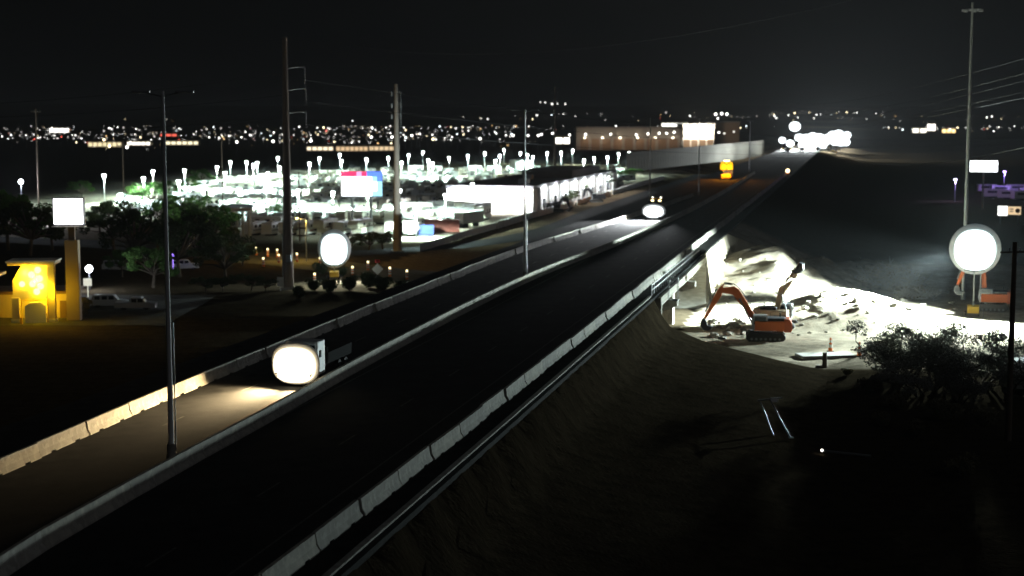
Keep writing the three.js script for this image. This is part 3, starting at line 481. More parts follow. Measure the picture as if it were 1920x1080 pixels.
{
  const tp = I(562, 722, 0.01);
  dumpTruck(V(tp.x, 0.005, tp.z), TURN, 'truck driving with blazing warm headlights between the barriers', { c: [1, 0.84, 0.55], k: 4.5, col: new THREE.Color(1, 0.74, 0.4), cd: 2200 }, undefined, m.white);
  // road grader farther along, white work lights
  const gp = I(1226, 411, 0.01), o = thing('road_grader', 'road grader with glaring white work lights rolling along the far carriageway', 'grader', V(gp.x, 0.005, gp.z), TURN);
  part(o, 'frame_beam', box(0.6, 0.5, 6, 0, 1.5, -2.6), m.yellow); part(o, 'engine_cover', rbox(1.7, 1.3, 2.8, 0, 1.9, -6.2), m.yellow); part(o, 'blade', extr([[0, 0], [0.12, 0.3], [0, 0.65], [-0.08, 0.65], [0.04, 0.3], [-0.08, 0]], 4.2).rotateY(Math.PI / 2), m.steel, [0, 0.15, -2.6]);
  const gc = part(o, 'cab', rbox(1.9, 2.0, 1.7, 0, 2.7, -4.2, 0.08), m.black); part(gc, 'windshield', box(1.6, 1.2, 0.05, 0, 2.95, -3.35), m.glass); part(o, 'roof', rbox(2.1, 0.15, 1.9, 0, 3.8, -4.2), m.yellow);
  for (const s of [-1, 1]) { wheel(o, s < 0 ? -1.5 : 1.1, 0.65, 0, 0.65, 0.4); wheel(o, s < 0 ? -1.5 : 1.1, 0.65, -5.4, 0.65, 0.4); wheel(o, s < 0 ? -1.5 : 1.1, 0.65, -7, 0.65, 0.4); part(o, 'beacon_light', cyl(0.13, 0.13, 0.2, 10, s * 0.8, 3.9, -4.2), E(1, 0.93, 0.8, 5)); part(o, 'cab_light', rbox(0.5, 0.3, 0.12, s * 0.72, 3.45, -3.25), E(1, 0.75, 0.35, 6)); }
  const wl = E(0.9, 0.97, 1, 3); part(o, 'glare_light', puff(3.8, 2.2, 0.6, 2.2), wl, [0, 1.5, 0.9]); part(o, 'added_glow_plate', puff(4.7, 2.8, 0.5, 2.2), m.glowWhite, [0, 1.6, 0.4]);  // lamp glare shaped as one big panel, with an added white plate
  part(o, 'light_bar', box(4.6, 0.12, 0.12, 0, 1.56, 0.68), m.darkmetal); part(o, 'light_bar_stay', box(0.3, 0.2, 0.9, 0, 1.55, 0.3), m.darkmetal);
  for (const x of [-1.5, 0, 1.5]) spot(o, new THREE.Color(0.92, 0.97, 1), 5000, [x, 1.8, 1.2], [x - 9, -1.4, 20], 0.75, 40);
  // shadow truck with amber lamps, seen from behind, and its barricade lamp
  const ap = I(1362, 337, 0.01), t = thing('shadow_truck', 'work truck seen from behind glowing with amber warning lamps', 'truck', V(ap.x, 0.005, ap.z), TURN);
  part(t, 'cab', rbox(2.4, 2.2, 2, 0, 1.9, -5.5), m.white); part(t, 'flatbed', box(2.5, 0.3, 5.5, 0, 1.1, -2), m.yellow); part(t, 'tail_board', rbox(2.6, 1.1, 0.3, 0, 1.0, 0.8), m.yellow);
  for (const s of [-1, 1]) for (const z of [-0.6, -5.6]) wheel(t, s < 0 ? -1.25 : 0.95, 0.5, z, 0.5, 0.3);
  part(t, 'board_post', merge([box(0.12, 2.2, 0.12, -0.9, 2.2, -0.3), box(0.12, 2.2, 0.12, 0.9, 2.2, -0.3)]), m.darkmetal); part(t, 'arrow_board', box(3.4, 1.7, 0.12, 0, 3.4, -0.3), m.black);
  const am = E(1, 0.5, 0.012, 1.7); t.scale.setScalar(1.25); for (let j = 0; j < 3; j++) for (let i = -3; i <= 3; i++) if (j === 1 || Math.abs(i) > 0) part(t, 'amber_lamp', cyl(0.24, 0.24, 0.08, 12).rotateX(Math.PI / 2), am, [i * 0.48, 2.9 + j * 0.5, -0.16]);
  for (const x of [-1.1, 0, 1.1]) part(t, 'beacon_light', rbox(0.8, 0.35, 0.3, x, 4.45, -0.3), am);
  part(t, 'beacon_light', rbox(1.6, 0.3, 0.3, 0, 5.0, -0.3), E(1, 0.8, 0.4, 6)); part(t, 'beacon_post', box(0.1, 0.8, 0.1, 0, 4.6, -0.42), m.darkmetal);
  pointLamp(t, 'amber_glow', 0xff9a08, 700, [0, 3.2, 1.6], 20);
  const d = thing('barricade', 'small barricade with an amber flasher at the end of the barrier row', 'barricade', HW(0.9, 560), TURN);
  part(d, 'panel', box(1.2, 0.3, 0.05, 0, 0.85, 0), m.cone); part(d, 'leg', box(0.06, 1.0, 0.5, -0.5, 0.5, 0), m.galv); part(d, 'leg', box(0.06, 1.0, 0.5, 0.5, 0.5, 0), m.galv); part(d, 'lamp_or_glint', cyl(0.7, 0.7, 0.3, 12).rotateX(Math.PI / 2), E(1, 0.75, 0.4, 5), [0, 1.75, 0.1]);
}

// ---------------------------------------------------------------- far work site on the highway
{
  const dist = [[1467, 281, 2.0, 7], [1498, 281, 2.4, 9], [1512, 280, 3, 8], [1524, 279, 3, 9], [1536, 279, 3.2, 8], [1547, 279, 3, 6], [1562, 281, 3.6, 6], [1572, 281, 3.8, 8], [1581, 281, 3.8, 6], [1588, 281, 3, 9], [1490, 277, 3.4, 17], [1482, 282, 2.2, 5], [1506, 282, 2.6, 4], [1518, 281, 2.8, 5], [1530, 280, 3, 4], [1541, 281, 3, 4], [1553, 280, 3, 8], [1566, 283, 3.4, 3], [1577, 283, 3.4, 3], [1586, 283, 3, 3]];  // several towers are added so their overlapping heads fill the glare
  struct('added_pale_pavement', strip(-26, 2, 900, 1400, 0.03, 0.03, 50), m.concrete3);  // pale sheet added so the far ground reads as floodlit
  for (const [px, py, w, mast] of dist) {
    const p = I(px, py, 0.01); p.y = px > 1556 ? ground(p.x, -p.z) : 0.01;
    if (px > 1556) { const q = hit(px, py + 4); p.copy(q); }
    floodTower(p, w * 2.6, w * 2.2, mast + (px > 1556 ? 7 : 0), 0.15 + rnd(-0.3, 0.3), [0.9, 0.97, 1], 9000, 4, mast > 15 ? 'tallest balloon light of the distant highway work site' : px < 1470 ? 'lone balloon light at the end of the distant sound wall' : px > 1556 ? 'balloon light on the low ground beside the distant work site' : 'balloon light crowded among trucks at the distant work site').userData.group = mast > 15 || px < 1470 ? undefined : px > 1556 ? 'towers on the low ground at the far site' : 'towers at the far work site';
  }
  for (const [px, py, tr] of [[1478, 285, 0.3], [1504, 284, 0.1], [1533, 283, -0.2], [1552, 281, 0.6]]) { const p = I(px, py, 0.01); dumpTruck(V(p.x, 0.005, p.z), TURN + tr, 'white dump truck parked under the distant floodlights', null, 'trucks at the far work site'); }
}

// ---------------------------------------------------------------- trailer and motorhome sales lot
function rvKinds() {
  const out = [];
  const mk = (name, label, cat, grp, f) => { const o = thing(name, label, cat, V(0, 0, 0), 0, grp); f(o); out.push(o); };
  const win = (o, list, z) => list.forEach(([x, y, w, h]) => part(o, 'window', box(w, h, 0.04, x, y, 0), m.glass, [0, 0, z]));
  mk('travel_trailer', 'white travel trailer parked in the lamplit sales lot rows', 'trailer', 'travel trailers in the sales lot', o => {
    part(o, 'body', extr([[-3.9, 0.6], [3.5, 0.6], [4.0, 1.4], [3.7, 3.1], [-3.7, 3.1], [-3.95, 2.6]], 2.45, 0.06), m.white); part(o, 'stripe', box(7.2, 0.3, 2.6, -0.15, 1.35, 0), m.grey); win(o, [[-2.4, 2.2, 1.1, 0.6], [0.2, 2.2, 1.3, 0.65], [2.6, 2.2, 0.9, 0.55]], 1.31); win(o, [[-2, 2.2, 1.2, 0.6], [1.8, 2.2, 1.2, 0.6]], -1.31);
    part(o, 'door', box(0.7, 1.9, 0.05, 1.4, 1.75, 1.31), m.cream); part(o, 'air_conditioner', rbox(0.9, 0.3, 0.8, -0.5, 3.3, 0), m.cream); part(o, 'hitch', merge([rod(V(3.6, 0.6, 0.6), V(5, 0.55, 0), 0.06), rod(V(3.6, 0.6, -0.6), V(5, 0.55, 0), 0.06), cyl(0.05, 0.05, 0.6, 6, 4.9, 0, 0)]), m.black);
    for (const x of [-0.9, 0.0]) part(o, 'wheel', cyl(0.36, 0.36, 2.5, 12).translate(0, -1.25, 0).rotateX(Math.PI / 2), m.rubber, [x, 0.36, 0]);
  });
  mk('fifth_wheel_trailer', 'tall cream fifth-wheel trailer with raised nose in the sales lot', 'trailer', 'fifth-wheel trailers in the sales lot', o => {
    part(o, 'body', extr([[-5, 0.6], [2.6, 0.6], [2.6, 1.7], [5, 1.9], [5.3, 2.6], [4.9, 3.6], [-4.9, 3.6], [-5.05, 3]], 2.45, 0.06), m.cream); part(o, 'stripe', box(9.2, 0.35, 2.6, -0.2, 2.0, 0), m.brown); part(o, 'slide_out', rbox(3, 2.0, 0.7, -1.6, 2.2, 1.45), m.white); win(o, [[-1.6, 2.6, 1.5, 0.7]], 1.82); win(o, [[3.6, 2.9, 1, 0.5], [1.6, 2.6, 0.8, 0.7]], 1.31); win(o, [[-2.5, 2.6, 1.4, 0.7], [1, 2.6, 1.2, 0.7]], -1.31);
    part(o, 'air_conditioner', rbox(0.9, 0.3, 0.8, -1, 3.8, 0), m.white); part(o, 'landing_gear', merge([box(0.12, 1.4, 0.12, 2.4, 0.7, 0.9), box(0.12, 1.4, 0.12, 2.4, 0.7, -0.9)]), m.black);
    for (const x of [-1.7, -0.8]) part(o, 'wheel', cyl(0.38, 0.38, 2.5, 12).translate(0, -1.25, 0).rotateX(Math.PI / 2), m.rubber, [x, 0.38, 0]);
  });
  mk('motorhome', 'white cab-over motorhome parked in the lamplit sales lot rows', 'motorhome', 'motorhomes in the sales lot', o => {
    part(o, 'body', extr([[-4, 0.5], [2.2, 0.5], [2.2, 2.0], [3.2, 2.1], [3.5, 2.6], [3.0, 3.2], [-3.9, 3.2]], 2.4, 0.06), m.white); const c = part(o, 'cab', extr([[2.1, 0.4], [4.2, 0.4], [4.3, 1.2], [3.3, 1.35], [2.7, 2.05], [2.1, 2.05]], 2.0, 0.05), m.white); part(c, 'windshield', box(0.05, 0.8, 1.7, 3.08, 1.72, 0), m.glass, undefined); part(o, 'stripe', box(6, 0.25, 2.55, -0.9, 1.2, 0), m.red);
    win(o, [[-2.6, 2.3, 1.1, 0.6], [0, 2.3, 1.3, 0.6]], 1.28); win(o, [[-2.2, 2.3, 1.2, 0.6], [0.5, 2.3, 1.0, 0.6]], -1.28); part(o, 'door', box(0.65, 1.9, 0.05, 1.5, 1.6, 1.28), m.grey); part(o, 'air_conditioner', rbox(0.9, 0.3, 0.8, -0.8, 3.4, 0), m.cream);
    for (const x of [-2.3, 3.2]) part(o, 'wheel', cyl(0.4, 0.4, 2.2, 12).translate(0, -1.1, 0).rotateX(Math.PI / 2), m.rubber, [x, 0.4, 0]);
  });
  return out;
}
{
  const kinds = rvKinds(), used = [0, 0, 0]; let n = 0;
  const edge = [[0, 400], [250, 372], [400, 348], [560, 332], [800, 318], [1200, 312]];
  const free = (X, Z) => { const px = 960 + X / Z * F, py = HORIZON + 25.4 / Z * F; for (let k = 1; k < edge.length; k++) if (px < edge[k][0]) { if (py < lerp(edge[k - 1][1], edge[k][1], (px - edge[k - 1][0]) / (edge[k][0] - edge[k - 1][0]))) return false; break; } const [t, s] = TS(X, Z); return t < -72 && !(s > 428 && s < 610 && t > -104) && !(Math.hypot(X - 12, Z - 800) < 14) && !(Math.hypot(X + 33, Z - 366) < 8); };
  const rows = [352, 371, 391, 409, 430, 452, 474, 499, 524, 552, 582, 614, 650, 690, 735, 790, 838];
  rows.forEach((Z, i) => {
    const broad = i % 3 === 1, step = broad ? 10.8 : 4.1 + (Z > 560 ? 1.5 : 0) + (Z > 680 ? 2.5 : 0), xl = (225 - 960) / F * Z + (Z < 400 ? 22 : 0), xr = Z < 400 ? -20 : 60;
    for (let X = xl + rnd(4); X < xr; X += step * (rnd() < 0.05 ? 2 : 1)) {
      if (!free(X, Z) || rnd() < 0.05 || n > 330) continue;
      const k = Math.floor(rnd(3)), p = onG(V(X, 0, -(Z + rnd(-1, 1)))); p.y += 0.02;
      const turn = broad ? (rnd() < 0.5 ? 0 : Math.PI) + 0.12 : (rnd() < 0.5 ? 1 : -1) * Math.PI / 2 - AL + rnd(-0.05, 0.05);
      if (!used[k]) { kinds[k].position.copy(p); kinds[k].rotation.y = turn; used[k] = 1; } else dup(kinds[k], p, turn);
      n++;
    }
  });
  console.log('trailers', n);
  // lamps of the lot
  const L = [[195, 330], [269, 335], [287, 322], [335, 341], [346, 320], [407, 314], [422, 325], [432, 304], [462, 304], [475, 310], [482, 306], [502, 326], [521, 296], [524, 315], [580, 307], [599, 297], [637, 290], [640, 302], [687, 299], [728, 296], [753, 305], [766, 291], [793, 285], [803, 301], [811, 307], [842, 296], [877, 292], [909, 287], [937, 292], [945, 281], [929, 302], [976, 287], [989, 290], [999, 294], [1026, 287], [1052, 286], [1074, 282], [1095, 301], [1114, 297], [1139, 295], [1160, 289], [1180, 286]];
  const o = thing('lot_lamp', 'white-glowing lamp post standing among the trailers of the sales lot', 'lamp post', V(0, 0, 0), 0, 'lamp posts of the sales lot');
  const glow = E(0.93, 1, 0.98, 22);
  part(o, 'post', cyl(0.17, 0.11, 9, 8), m.wallwhite); part(o, 'footing', cyl(0.35, 0.35, 0.7, 10), m.concrete);
  part(o, 'lamp', cyl(0.34, 0.62, 1.1, 10, 0, 8.55, 0), glow); part(o, 'lamp_cap', cyl(0.68, 0.3, 0.2, 10, 0, 9.68), m.grey);
  const lampSet = L.map(([px, py], i) => { const p = onG(I(px, py, 1.8)); return i ? dup(o, p, 0) : (o.position.copy(p), o); });
  // nearer lamps, most of them added to brighten the front of the lot
  for (const [px, py] of [[560, 412], [625, 418], [690, 415], [500, 400], [750, 412], [835, 425], [886, 395], [780, 448]]) { const c = dup(o, onG(I(px, py, -7.4)), 0); c.scale.setScalar(px === 780 ? 0.6 : 0.85); lampSet.push(c); }
  lampSet.forEach((c, i) => spot(c, 0xdcfff4, i < L.length ? 8500 : 6000, [0, 8.4, 0.1], [0, 0, 0.1], 1.46, 20, 0.08));
}

// ---------------------------------------------------------------- dealership building, tank, containers, billboard
{
  const o = thing('dealership_building', 'long dealership hall with dark flat roof and floodlit white walls', 'building', HW(-68, 440, -7.4), TURN);
  const Wd = 26, Ln = 165, Hh = 7;
  part(o, 'wall', box(Wd, Hh, Ln, -Wd / 2, Hh / 2, -Ln / 2), m.wallwhite); const rf = part(o, 'roof', box(Wd - 0.6, 0.3, Ln - 0.6, -Wd / 2, Hh + 0.1, -Ln / 2), m.roof); part(o, 'parapet', merge([box(0.4, 0.9, Ln + 0.4, 0.02, Hh + 0.3, -Ln / 2), box(0.4, 0.9, Ln + 0.4, -Wd - 0.02, Hh + 0.3, -Ln / 2), box(Wd + 0.4, 0.9, 0.4, -Wd / 2, Hh + 0.3, 0.02), box(Wd + 0.4, 0.9, 0.4, -Wd / 2, Hh + 0.3, -Ln - 0.02)]), m.roof2);
  part(rf, 'upper_roof', box(18, 2.6, 60, -Wd / 2, Hh + 1.5, -Ln + 48), m.roof2); part(rf, 'roof_unit', rbox(3, 1.5, 4, -9, Hh + 1, -30), m.grey); part(rf, 'roof_unit', rbox(3, 1.5, 4, -16, Hh + 1, -70), m.grey);
  for (let k = 0; k < 9; k++) part(o, 'pilaster', box(0.7, Hh - 0.2, 1.4, 0.36, Hh / 2 - 0.1, -8 - k * 18), m.wallwhite);
  for (let k = 0; k < 8; k++) { part(o, 'window', box(0.06, 2.6, 4, 0.04, 2.1, -17 - k * 18), m.glass); const w = part(o, 'wall_lamp', rbox(0.5, 0.35, 0.8, 0.3, 5.9, -17 - k * 18), E(1, 1, 1, 20)); pointLamp(o, 'wall_lamp_light', 0xf4faff, 420, [1.3, 5.6, -17 - k * 18], 12); }
  for (let k = 0; k < 4; k++) { part(o, 'roller_door', box(4, 4.4, 0.1, -3.6 - k * 6.1, 2.25, 0.06), m.cream); part(o, 'wall_lamp', rbox(0.8, 0.35, 0.5, -3.6 - k * 6.1, 5.6, 0.3), E(1, 1, 1, 20)); pointLamp(o, 'wall_lamp_light', 0xf4faff, 900, [-3.6 - k * 6.1, 5.4, 2.2], 12); }
  const tk = thing('storage_tank', 'round white ribbed storage tank rising above the trailers', 'tank', onG(I(978, 326, -7.4)));
  part(tk, 'shell', cyl(6.2, 6.2, 7.4, 36), m.wallwhite); part(tk, 'roof', new THREE.ConeGeometry(6.4, 1.2, 36).translate(0, 8, 0), m.grey); for (let k = 0; k < 18; k++) { const a = k * Math.PI / 9; part(tk, 'rib', box(0.25, 7.3, 0.25, Math.cos(a) * 6.25, 3.65, Math.sin(a) * 6.25), m.grey); }
  const corr = (L, H, W, mat, mat2, px, py, name, label, turn) => { const c = thing(name, label, 'container', onG(I(px, py, -7.4)), turn); part(c, 'box', box(L, H, W, 0, H / 2 + 0.1, 0), mat); for (let k = 0; k < L / 0.62 - 1; k++) part(c, 'rib', box(0.28, H - 0.35, 0.08, -L / 2 + 0.6 + k * 0.62, H / 2 + 0.1, W / 2 + 0.03), mat); part(c, 'top_rail', box(L + 0.04, 0.14, W + 0.1, 0, H + 0.06, 0), mat2); for (const s of [-1, 1]) part(c, 'corner_post', box(0.18, H, 0.18, s * L / 2, H / 2 + 0.1, W / 2), mat2); return c; };
  corr(12.4, 2.9, 2.44, m.red, m.red, 812, 435, 'shipping_container', 'long rust-red shipping container at the corner of the lot', 0.05);
  corr(6.6, 2.2, 2.3, m.blue, m.blue, 786, 440, 'shipping_container', 'short blue shipping container in front of the rust-red one', 0.05);
  // box trailers and trucks between the containers and the hall
  const bt = thing('box_trailer', 'large white box trailer parked beside the containers', 'trailer', onG(I(850, 415, -7.4)), 0.1, 'box trailers by the containers');
  part(bt, 'box', rbox(11, 2.8, 2.5, 0, 2.5, 0), m.white); part(bt, 'landing_gear', box(0.2, 1.1, 1.6, 3.4, 0.55, 0), m.black); for (const x of [-4.4, -3.2]) part(bt, 'wheel', cyl(0.5, 0.5, 2.4, 12).translate(0, -1.2, 0).rotateX(Math.PI / 2), m.rubber, [x, 0.5, 0]);
  dup(bt, onG(I(880, 425, -7.4)), 1.1); dup(bt, onG(I(835, 402, -7.4)), 0.05); dup(bt, onG(I(775, 405, -7.4)), 0.02); dup(bt, onG(I(900, 408, -7.4)), 1.2);
  const fs = thing('flatbed_trailer', 'long dark flatbed trailer loaded low behind the rust-brown pole', 'trailer', onG(I(590, 440, -7.4)), 0.02); part(fs, 'bed', box(12, 0.4, 2.5, 0, 1.2, 0), m.black); part(fs, 'load', rbox(11, 1.5, 2.2, 0, 2.2, 0), m.grey); for (const x of [-4.5, -3.3, 4]) part(fs, 'wheel', cyl(0.5, 0.5, 2.4, 12).translate(0, -1.2, 0).rotateX(Math.PI / 2), m.rubber, [x, 0.5, 0]);
  // LED billboard, blown out white with a red and a blue edge
  const b = thing('led_billboard', 'blazing LED billboard on two posts with red and blue upper edge', 'billboard', onG(I(679, 428, -7.4)), 0.02);
  for (const x of [-2.4, 2.2]) part(b, 'post', cyl(0.3, 0.28, 8.2, 12, x, 0, -0.4), m.galv);
  part(b, 'cabinet', box(10.2, 6.2, 0.7, 0, 11, -0.4), m.black); part(b, 'catwalk', box(10, 0.12, 0.9, 0, 7.75, 0.3), m.darkmetal);
  const sm = { w: E(0.95, 1, 1, 3), r: E(1, 0.03, 0.14, 1.5), p: E(1, 0.35, 0.7, 1.6), b: E(0.1, 0.22, 1, 1.7), c: E(0.35, 0.8, 1, 1.7) };
  ['rrrprbbb', 'wwwwwwcb', 'wwwwwwwc', 'wwwwwwwc', 'wwwwwwcc'].forEach((r, j) => [...r].forEach((ch, i) => part(b, 'screen_panel', box(1.24, 1.19, 0.08, -4.41 + i * 1.26, 13.42 - j * 1.21, 0.0), sm[ch])));
  const bl = new THREE.RectAreaLight(0xe8f2ff, 9, 10, 6); bl.position.set(0, 11, 0.12); bl.rotation.y = Math.PI; bl.name = 'screen_glow'; b.add(bl);
  // open shelter with slender columns
  const sh = thing('open_shelter', 'open shelter of slim pale columns under a dark flat roof', 'shelter', onG(I(446, 446, -7.4)), 0.1);
  part(sh, 'roof', rbox(7, 0.5, 5, 0, 7.2, 0), m.roof2); part(sh, 'beam', box(6.4, 0.6, 0.4, 0, 6.6, 2), m.brown); for (const x of [-2.6, -1.2, 0.1, 1.4, 2.7]) part(sh, 'column', cyl(0.26, 0.2, 6.5, 8, x, 0, 2), m.cream); for (const x of [-2.6, 2.7]) part(sh, 'column', cyl(0.26, 0.2, 6.9, 8, x, 0, -2), m.cream);
  // white panel wall in front of the lot
  const wl = thing('panel_wall', 'low white panel wall with piers along the frontage road', 'wall', V(0, 0, 0));
  for (let s = 372, k = 0; s < 720; s += 4.2, k++) { if (s > 470 && s < 590 && k % 9 > 6) continue; const q = HW(-62.5, s), y = ground(q.x, -q.z); part(wl, 'panel', box(0.16, 1.7, 3.7), m.wallwhite, [q.x, y + 0.8, q.z], [0, TURN, 0]); const r = HW(-62.5, s + 2.1); part(wl, 'pier', box(0.5, 2, 0.5), m.wallwhite, [r.x, ground(r.x, -r.z) + 0.9, r.z], [0, TURN, 0]); }
  const fn = thing('mesh_fence', 'dark low fence along the bank below the containers', 'fence', V(0, 0, 0));
  for (let s = 300; s < 370; s += 3) { const q = HW(-62.5, s), y = ground(q.x, -q.z); part(fn, 'post', box(0.1, 1.7, 0.1), m.darkmetal, [q.x, y + 0.8, q.z]); if (s < 367) { const r = HW(-62.5, s + 1.5); part(fn, 'slat_panel', box(0.06, 1.5, 2.9), m.darkmetal, [r.x, ground(r.x, -r.z) + 0.8, r.z], [0, TURN, 0]); } }
}

// ---------------------------------------------------------------- street with cones
{
  const d = thing('traffic_drum', 'slim orange channelizer drum with lamp on the yellow-lit street', 'drum', V(0, 0, 0), 0, 'channelizers along the lit street');
  part(d, 'base', cyl(0.4, 0.4, 0.1, 10), m.rubber); part(d, 'body', cyl(0.24, 0.2, 1.3, 12, 0, 0.08), m.cone); part(d, 'band', cyl(0.235, 0.225, 0.22, 12, 0, 0.5), m.reflect); part(d, 'band', cyl(0.22, 0.215, 0.22, 12, 0, 0.95), m.reflect); part(d, 'lamp_or_glint', rbox(0.32, 0.36, 0.2, 0, 1.55, 0), E(1, 0.85, 0.45, 3));
  [[481, 480], [502, 483], [520, 484], [523, 494], [494, 501], [557, 492], [690, 508], [731, 520], [763, 526], [600, 500], [590, 532], [661, 518]].forEach(([x, y], i) => i ? dup(d, hit(x, y)) : d.position.copy(hit(x, y)));
  const s = thing('warning_sign', 'white diamond warning sign topped by red flags on the lit street', 'sign', hit(708, 524), 0);
  part(s, 'stand', merge([rod(V(-0.6, 0, 0.4), V(0, 0.9, 0), 0.04), rod(V(0.6, 0, 0.4), V(0, 0.9, 0), 0.04), rod(V(0, 0, -0.7), V(0, 0.9, 0), 0.04), box(0.06, 2.6, 0.06, 0, 1.8, -0.05)]), m.galv); part(s, 'sign_plate', box(1.35, 1.35, 0.04).rotateZ(Math.PI / 4), m.reflect, [0, 1.7, 0.02]); for (const x of [-0.5, 0, 0.5]) part(s, 'flag', box(0.4, 0.45, 0.03, x, 3.0, 0), M(0.8, 0.05, 0.05, 0.7), undefined, [0, 0, x * 0.2]);
  single('notice_board', merge([box(1.0, 1.4, 0.08, 0, 1.4, 0), box(0.1, 1.4, 0.1, 0, 0.4, -0.1)]), m.reflect, 'small white notice board beside the rust-brown pole foot', 'sign', hit(526, 545));
  const lp = thing('sodium_street_lamp', 'slim street lamp with yellow light over the street with cones', 'lamp post', hit(575, 492));
  part(lp, 'post', cyl(0.12, 0.08, 8, 8), m.galv); part(lp, 'arm', rod(V(0, 7.9, 0), V(-1.6, 8.3, 0), 0.05), m.galv); part(lp, 'lamp', rbox(0.5, 0.16, 0.3, -1.7, 8.25, 0), E(1, 0.8, 0.35, 8)); pointLamp(lp, 'street_lamp_light', 0xffd060, 420, [-1.7, 8.0, 0], 8);
}

// ---------------------------------------------------------------- hotel corner at the left edge
{
  const o = thing('hotel_building', 'amber-lit hotel corner with porch canopy and square columns', 'building', onG(I(60, 606, -7.4)), 0.12);
  part(o, 'wall', box(12, 3.3, 7, -1.5, 1.65, -8), m.stucco); part(o, 'roof', rbox(12.6, 0.4, 7.6, -1.5, 3.5, -8), m.brown);
  const rf = part(o, 'canopy', rbox(5.9, 0.35, 4.6, 0.2, 7.75, -1.6), m.stucco); part(rf, 'canopy_edge', box(6.2, 0.2, 4.9, 0.2, 8.02, -1.6), m.cream); part(o, 'canopy', rbox(5.2, 0.35, 4.6, -6.4, 6.3, -1.6), m.stucco);
  part(o, 'added_glow_wall', extr([[-2.2, 3.3], [2.2, 3.3], [2.2, 7.55], [-1.0, 7.55], [-2.2, 5.6]], 0.4, 0.03), m.stucco, [0, 0, 0]);  // wall added behind the lamps to catch the porch glow
  for (const [x, h] of [[-1.9, 3.4], [2.6, 7.6], [-5.2, 6.2], [-8, 6.2]]) { const c = part(o, 'column', rbox(0.95, h, 0.95, x, h / 2, 0), m.stucco); part(c, 'column_base', rbox(1.2, 0.6, 1.2, x, 0.3, 0), m.cream); }
  part(o, 'door', box(1.6, 2.4, 0.1, 3.6, 1.2, -4.46), m.brown); part(o, 'entry_wall', extr([[-0.7, 0], [1.9, 0], [1.9, 2.3], [1.3, 2.75], [0, 2.75], [-0.7, 2.3]], 0.25, 0.02), m.white, [0, 0, 0.6]);
  part(o, 'bollard', cyl(0.2, 0.2, 1.0, 10, -1.0, 0, 1.6), m.yellow); part(o, 'railing', merge([box(3.4, 0.1, 0.1, 0.6, 3.1, 0.8), box(0.1, 3.1, 0.1, -1.05, 1.55, 0.8), box(0.1, 3.1, 0.1, 2.2, 1.55, 0.8)]), m.yellow);
  const am = E(1, 0.84, 0.08, 9);
  for (const [x, y, z, r] of [[1.1, 7.0, 0.9, 0.42], [0.3, 6.4, 0.9, 0.42], [1.3, 5.9, 0.9, 0.42], [0.4, 5.2, 0.9, 0.42], [1.4, 4.9, 0.9, 0.42], [-0.9, 5.2, 0.9, 0.38], [0.9, 4.2, 0.9, 0.42], [-5.2, 4.6, 1.0, 0.42], [-5.4, 3.7, 1.0, 0.4]]) { const g = part(o, 'porch_lamp', new THREE.SphereGeometry(r, 14, 10), am, [x, y, z]); part(g, 'lamp_bracket', rod(V(0, 0, -0.2), V(0, 0.1, -0.85), 0.04), m.darkmetal); }
  for (const [x, y, z, k] of [[0.7, 5.6, 0.8, 420], [-0.6, 6.6, 0.7, 90], [-5.2, 4.4, 0.9, 120], [3.0, 4.0, 1.4, 24], [0.5, 2.6, -2.5, 60]]) pointLamp(o, 'porch_light', 0xffcc18, k, [x, y, z], 15);
  const s = thing('pylon_sign', 'glowing white box sign on a tan square pylon beside the hotel', 'sign', onG(I(140, 602, -7.4)), 0.06);
  part(s, 'pylon', rbox(1.7, 10.6, 1.2, 0, 5.3, 0), m.tan); const f = part(s, 'sign_box', rbox(4.0, 3.6, 0.8, -0.3, 14.3, 0), m.darkmetal); part(f, 'sign_face', rbox(3.7, 3.3, 0.1, -0.3, 14.3, 0.4), E(0.97, 0.95, 1, 6)); part(s, 'neck', box(0.8, 2.2, 0.6, 0, 11.6, 0), m.brown); part(s, 'ledge', box(4.2, 0.14, 1.2, -0.3, 12.35, 0.2), m.cream);
  const l = new THREE.RectAreaLight(0xf0ecff, 5, 3.7, 3.3); l.position.set(-0.3, 14.3, 0.5); l.rotation.y = Math.PI; l.name = 'sign_glow'; s.add(l);
  const st = (px, py, lampY, cd, k, label, r) => { const p = hit(px, py), H = (py - lampY) / F * -p.z, q = thing('street_lamp', label, 'lamp post', p); part(q, 'post', cyl(0.14, 0.09, H, 8), m.darkmetal); part(q, 'lamp', new THREE.SphereGeometry(r, 14, 10).translate(0, H + r * 0.9, 0), E(0.9, 0.95, 1, k)); pointLamp(q, 'street_lamp_light', 0xe6f0ff, cd, [0.2, H + r * 0.6, r + 0.4], 12); return q; };
  st(42, 420, 345, 1200, 30, 'street lamp burning like a white star above the dark trees', 0.6);
  st(168, 545, 510, 160, 25, 'white car-park lamp beside the tan pylon', 0.55);
  single('wall_sign', merge([box(1.2, 1.1, 0.12, 0, 2.4, 0), box(0.12, 2, 0.1, 0, 1, -0.08)]), E(0.9, 0.9, 0.75, 0.8), 'small glowing square sign under the white car-park lamp', 'sign', hit(165, 560));
  single('purple_lamp', merge([new THREE.SphereGeometry(0.3, 10, 8).translate(0, 3, 0), new THREE.SphereGeometry(0.24, 10, 8).translate(0.35, 3.4, 0), cyl(0.05, 0.05, 3, 6)]), E(0.35, 0.2, 1, 3), 'pair of small purple lights among the dark trees', 'light', hit(325, 512));
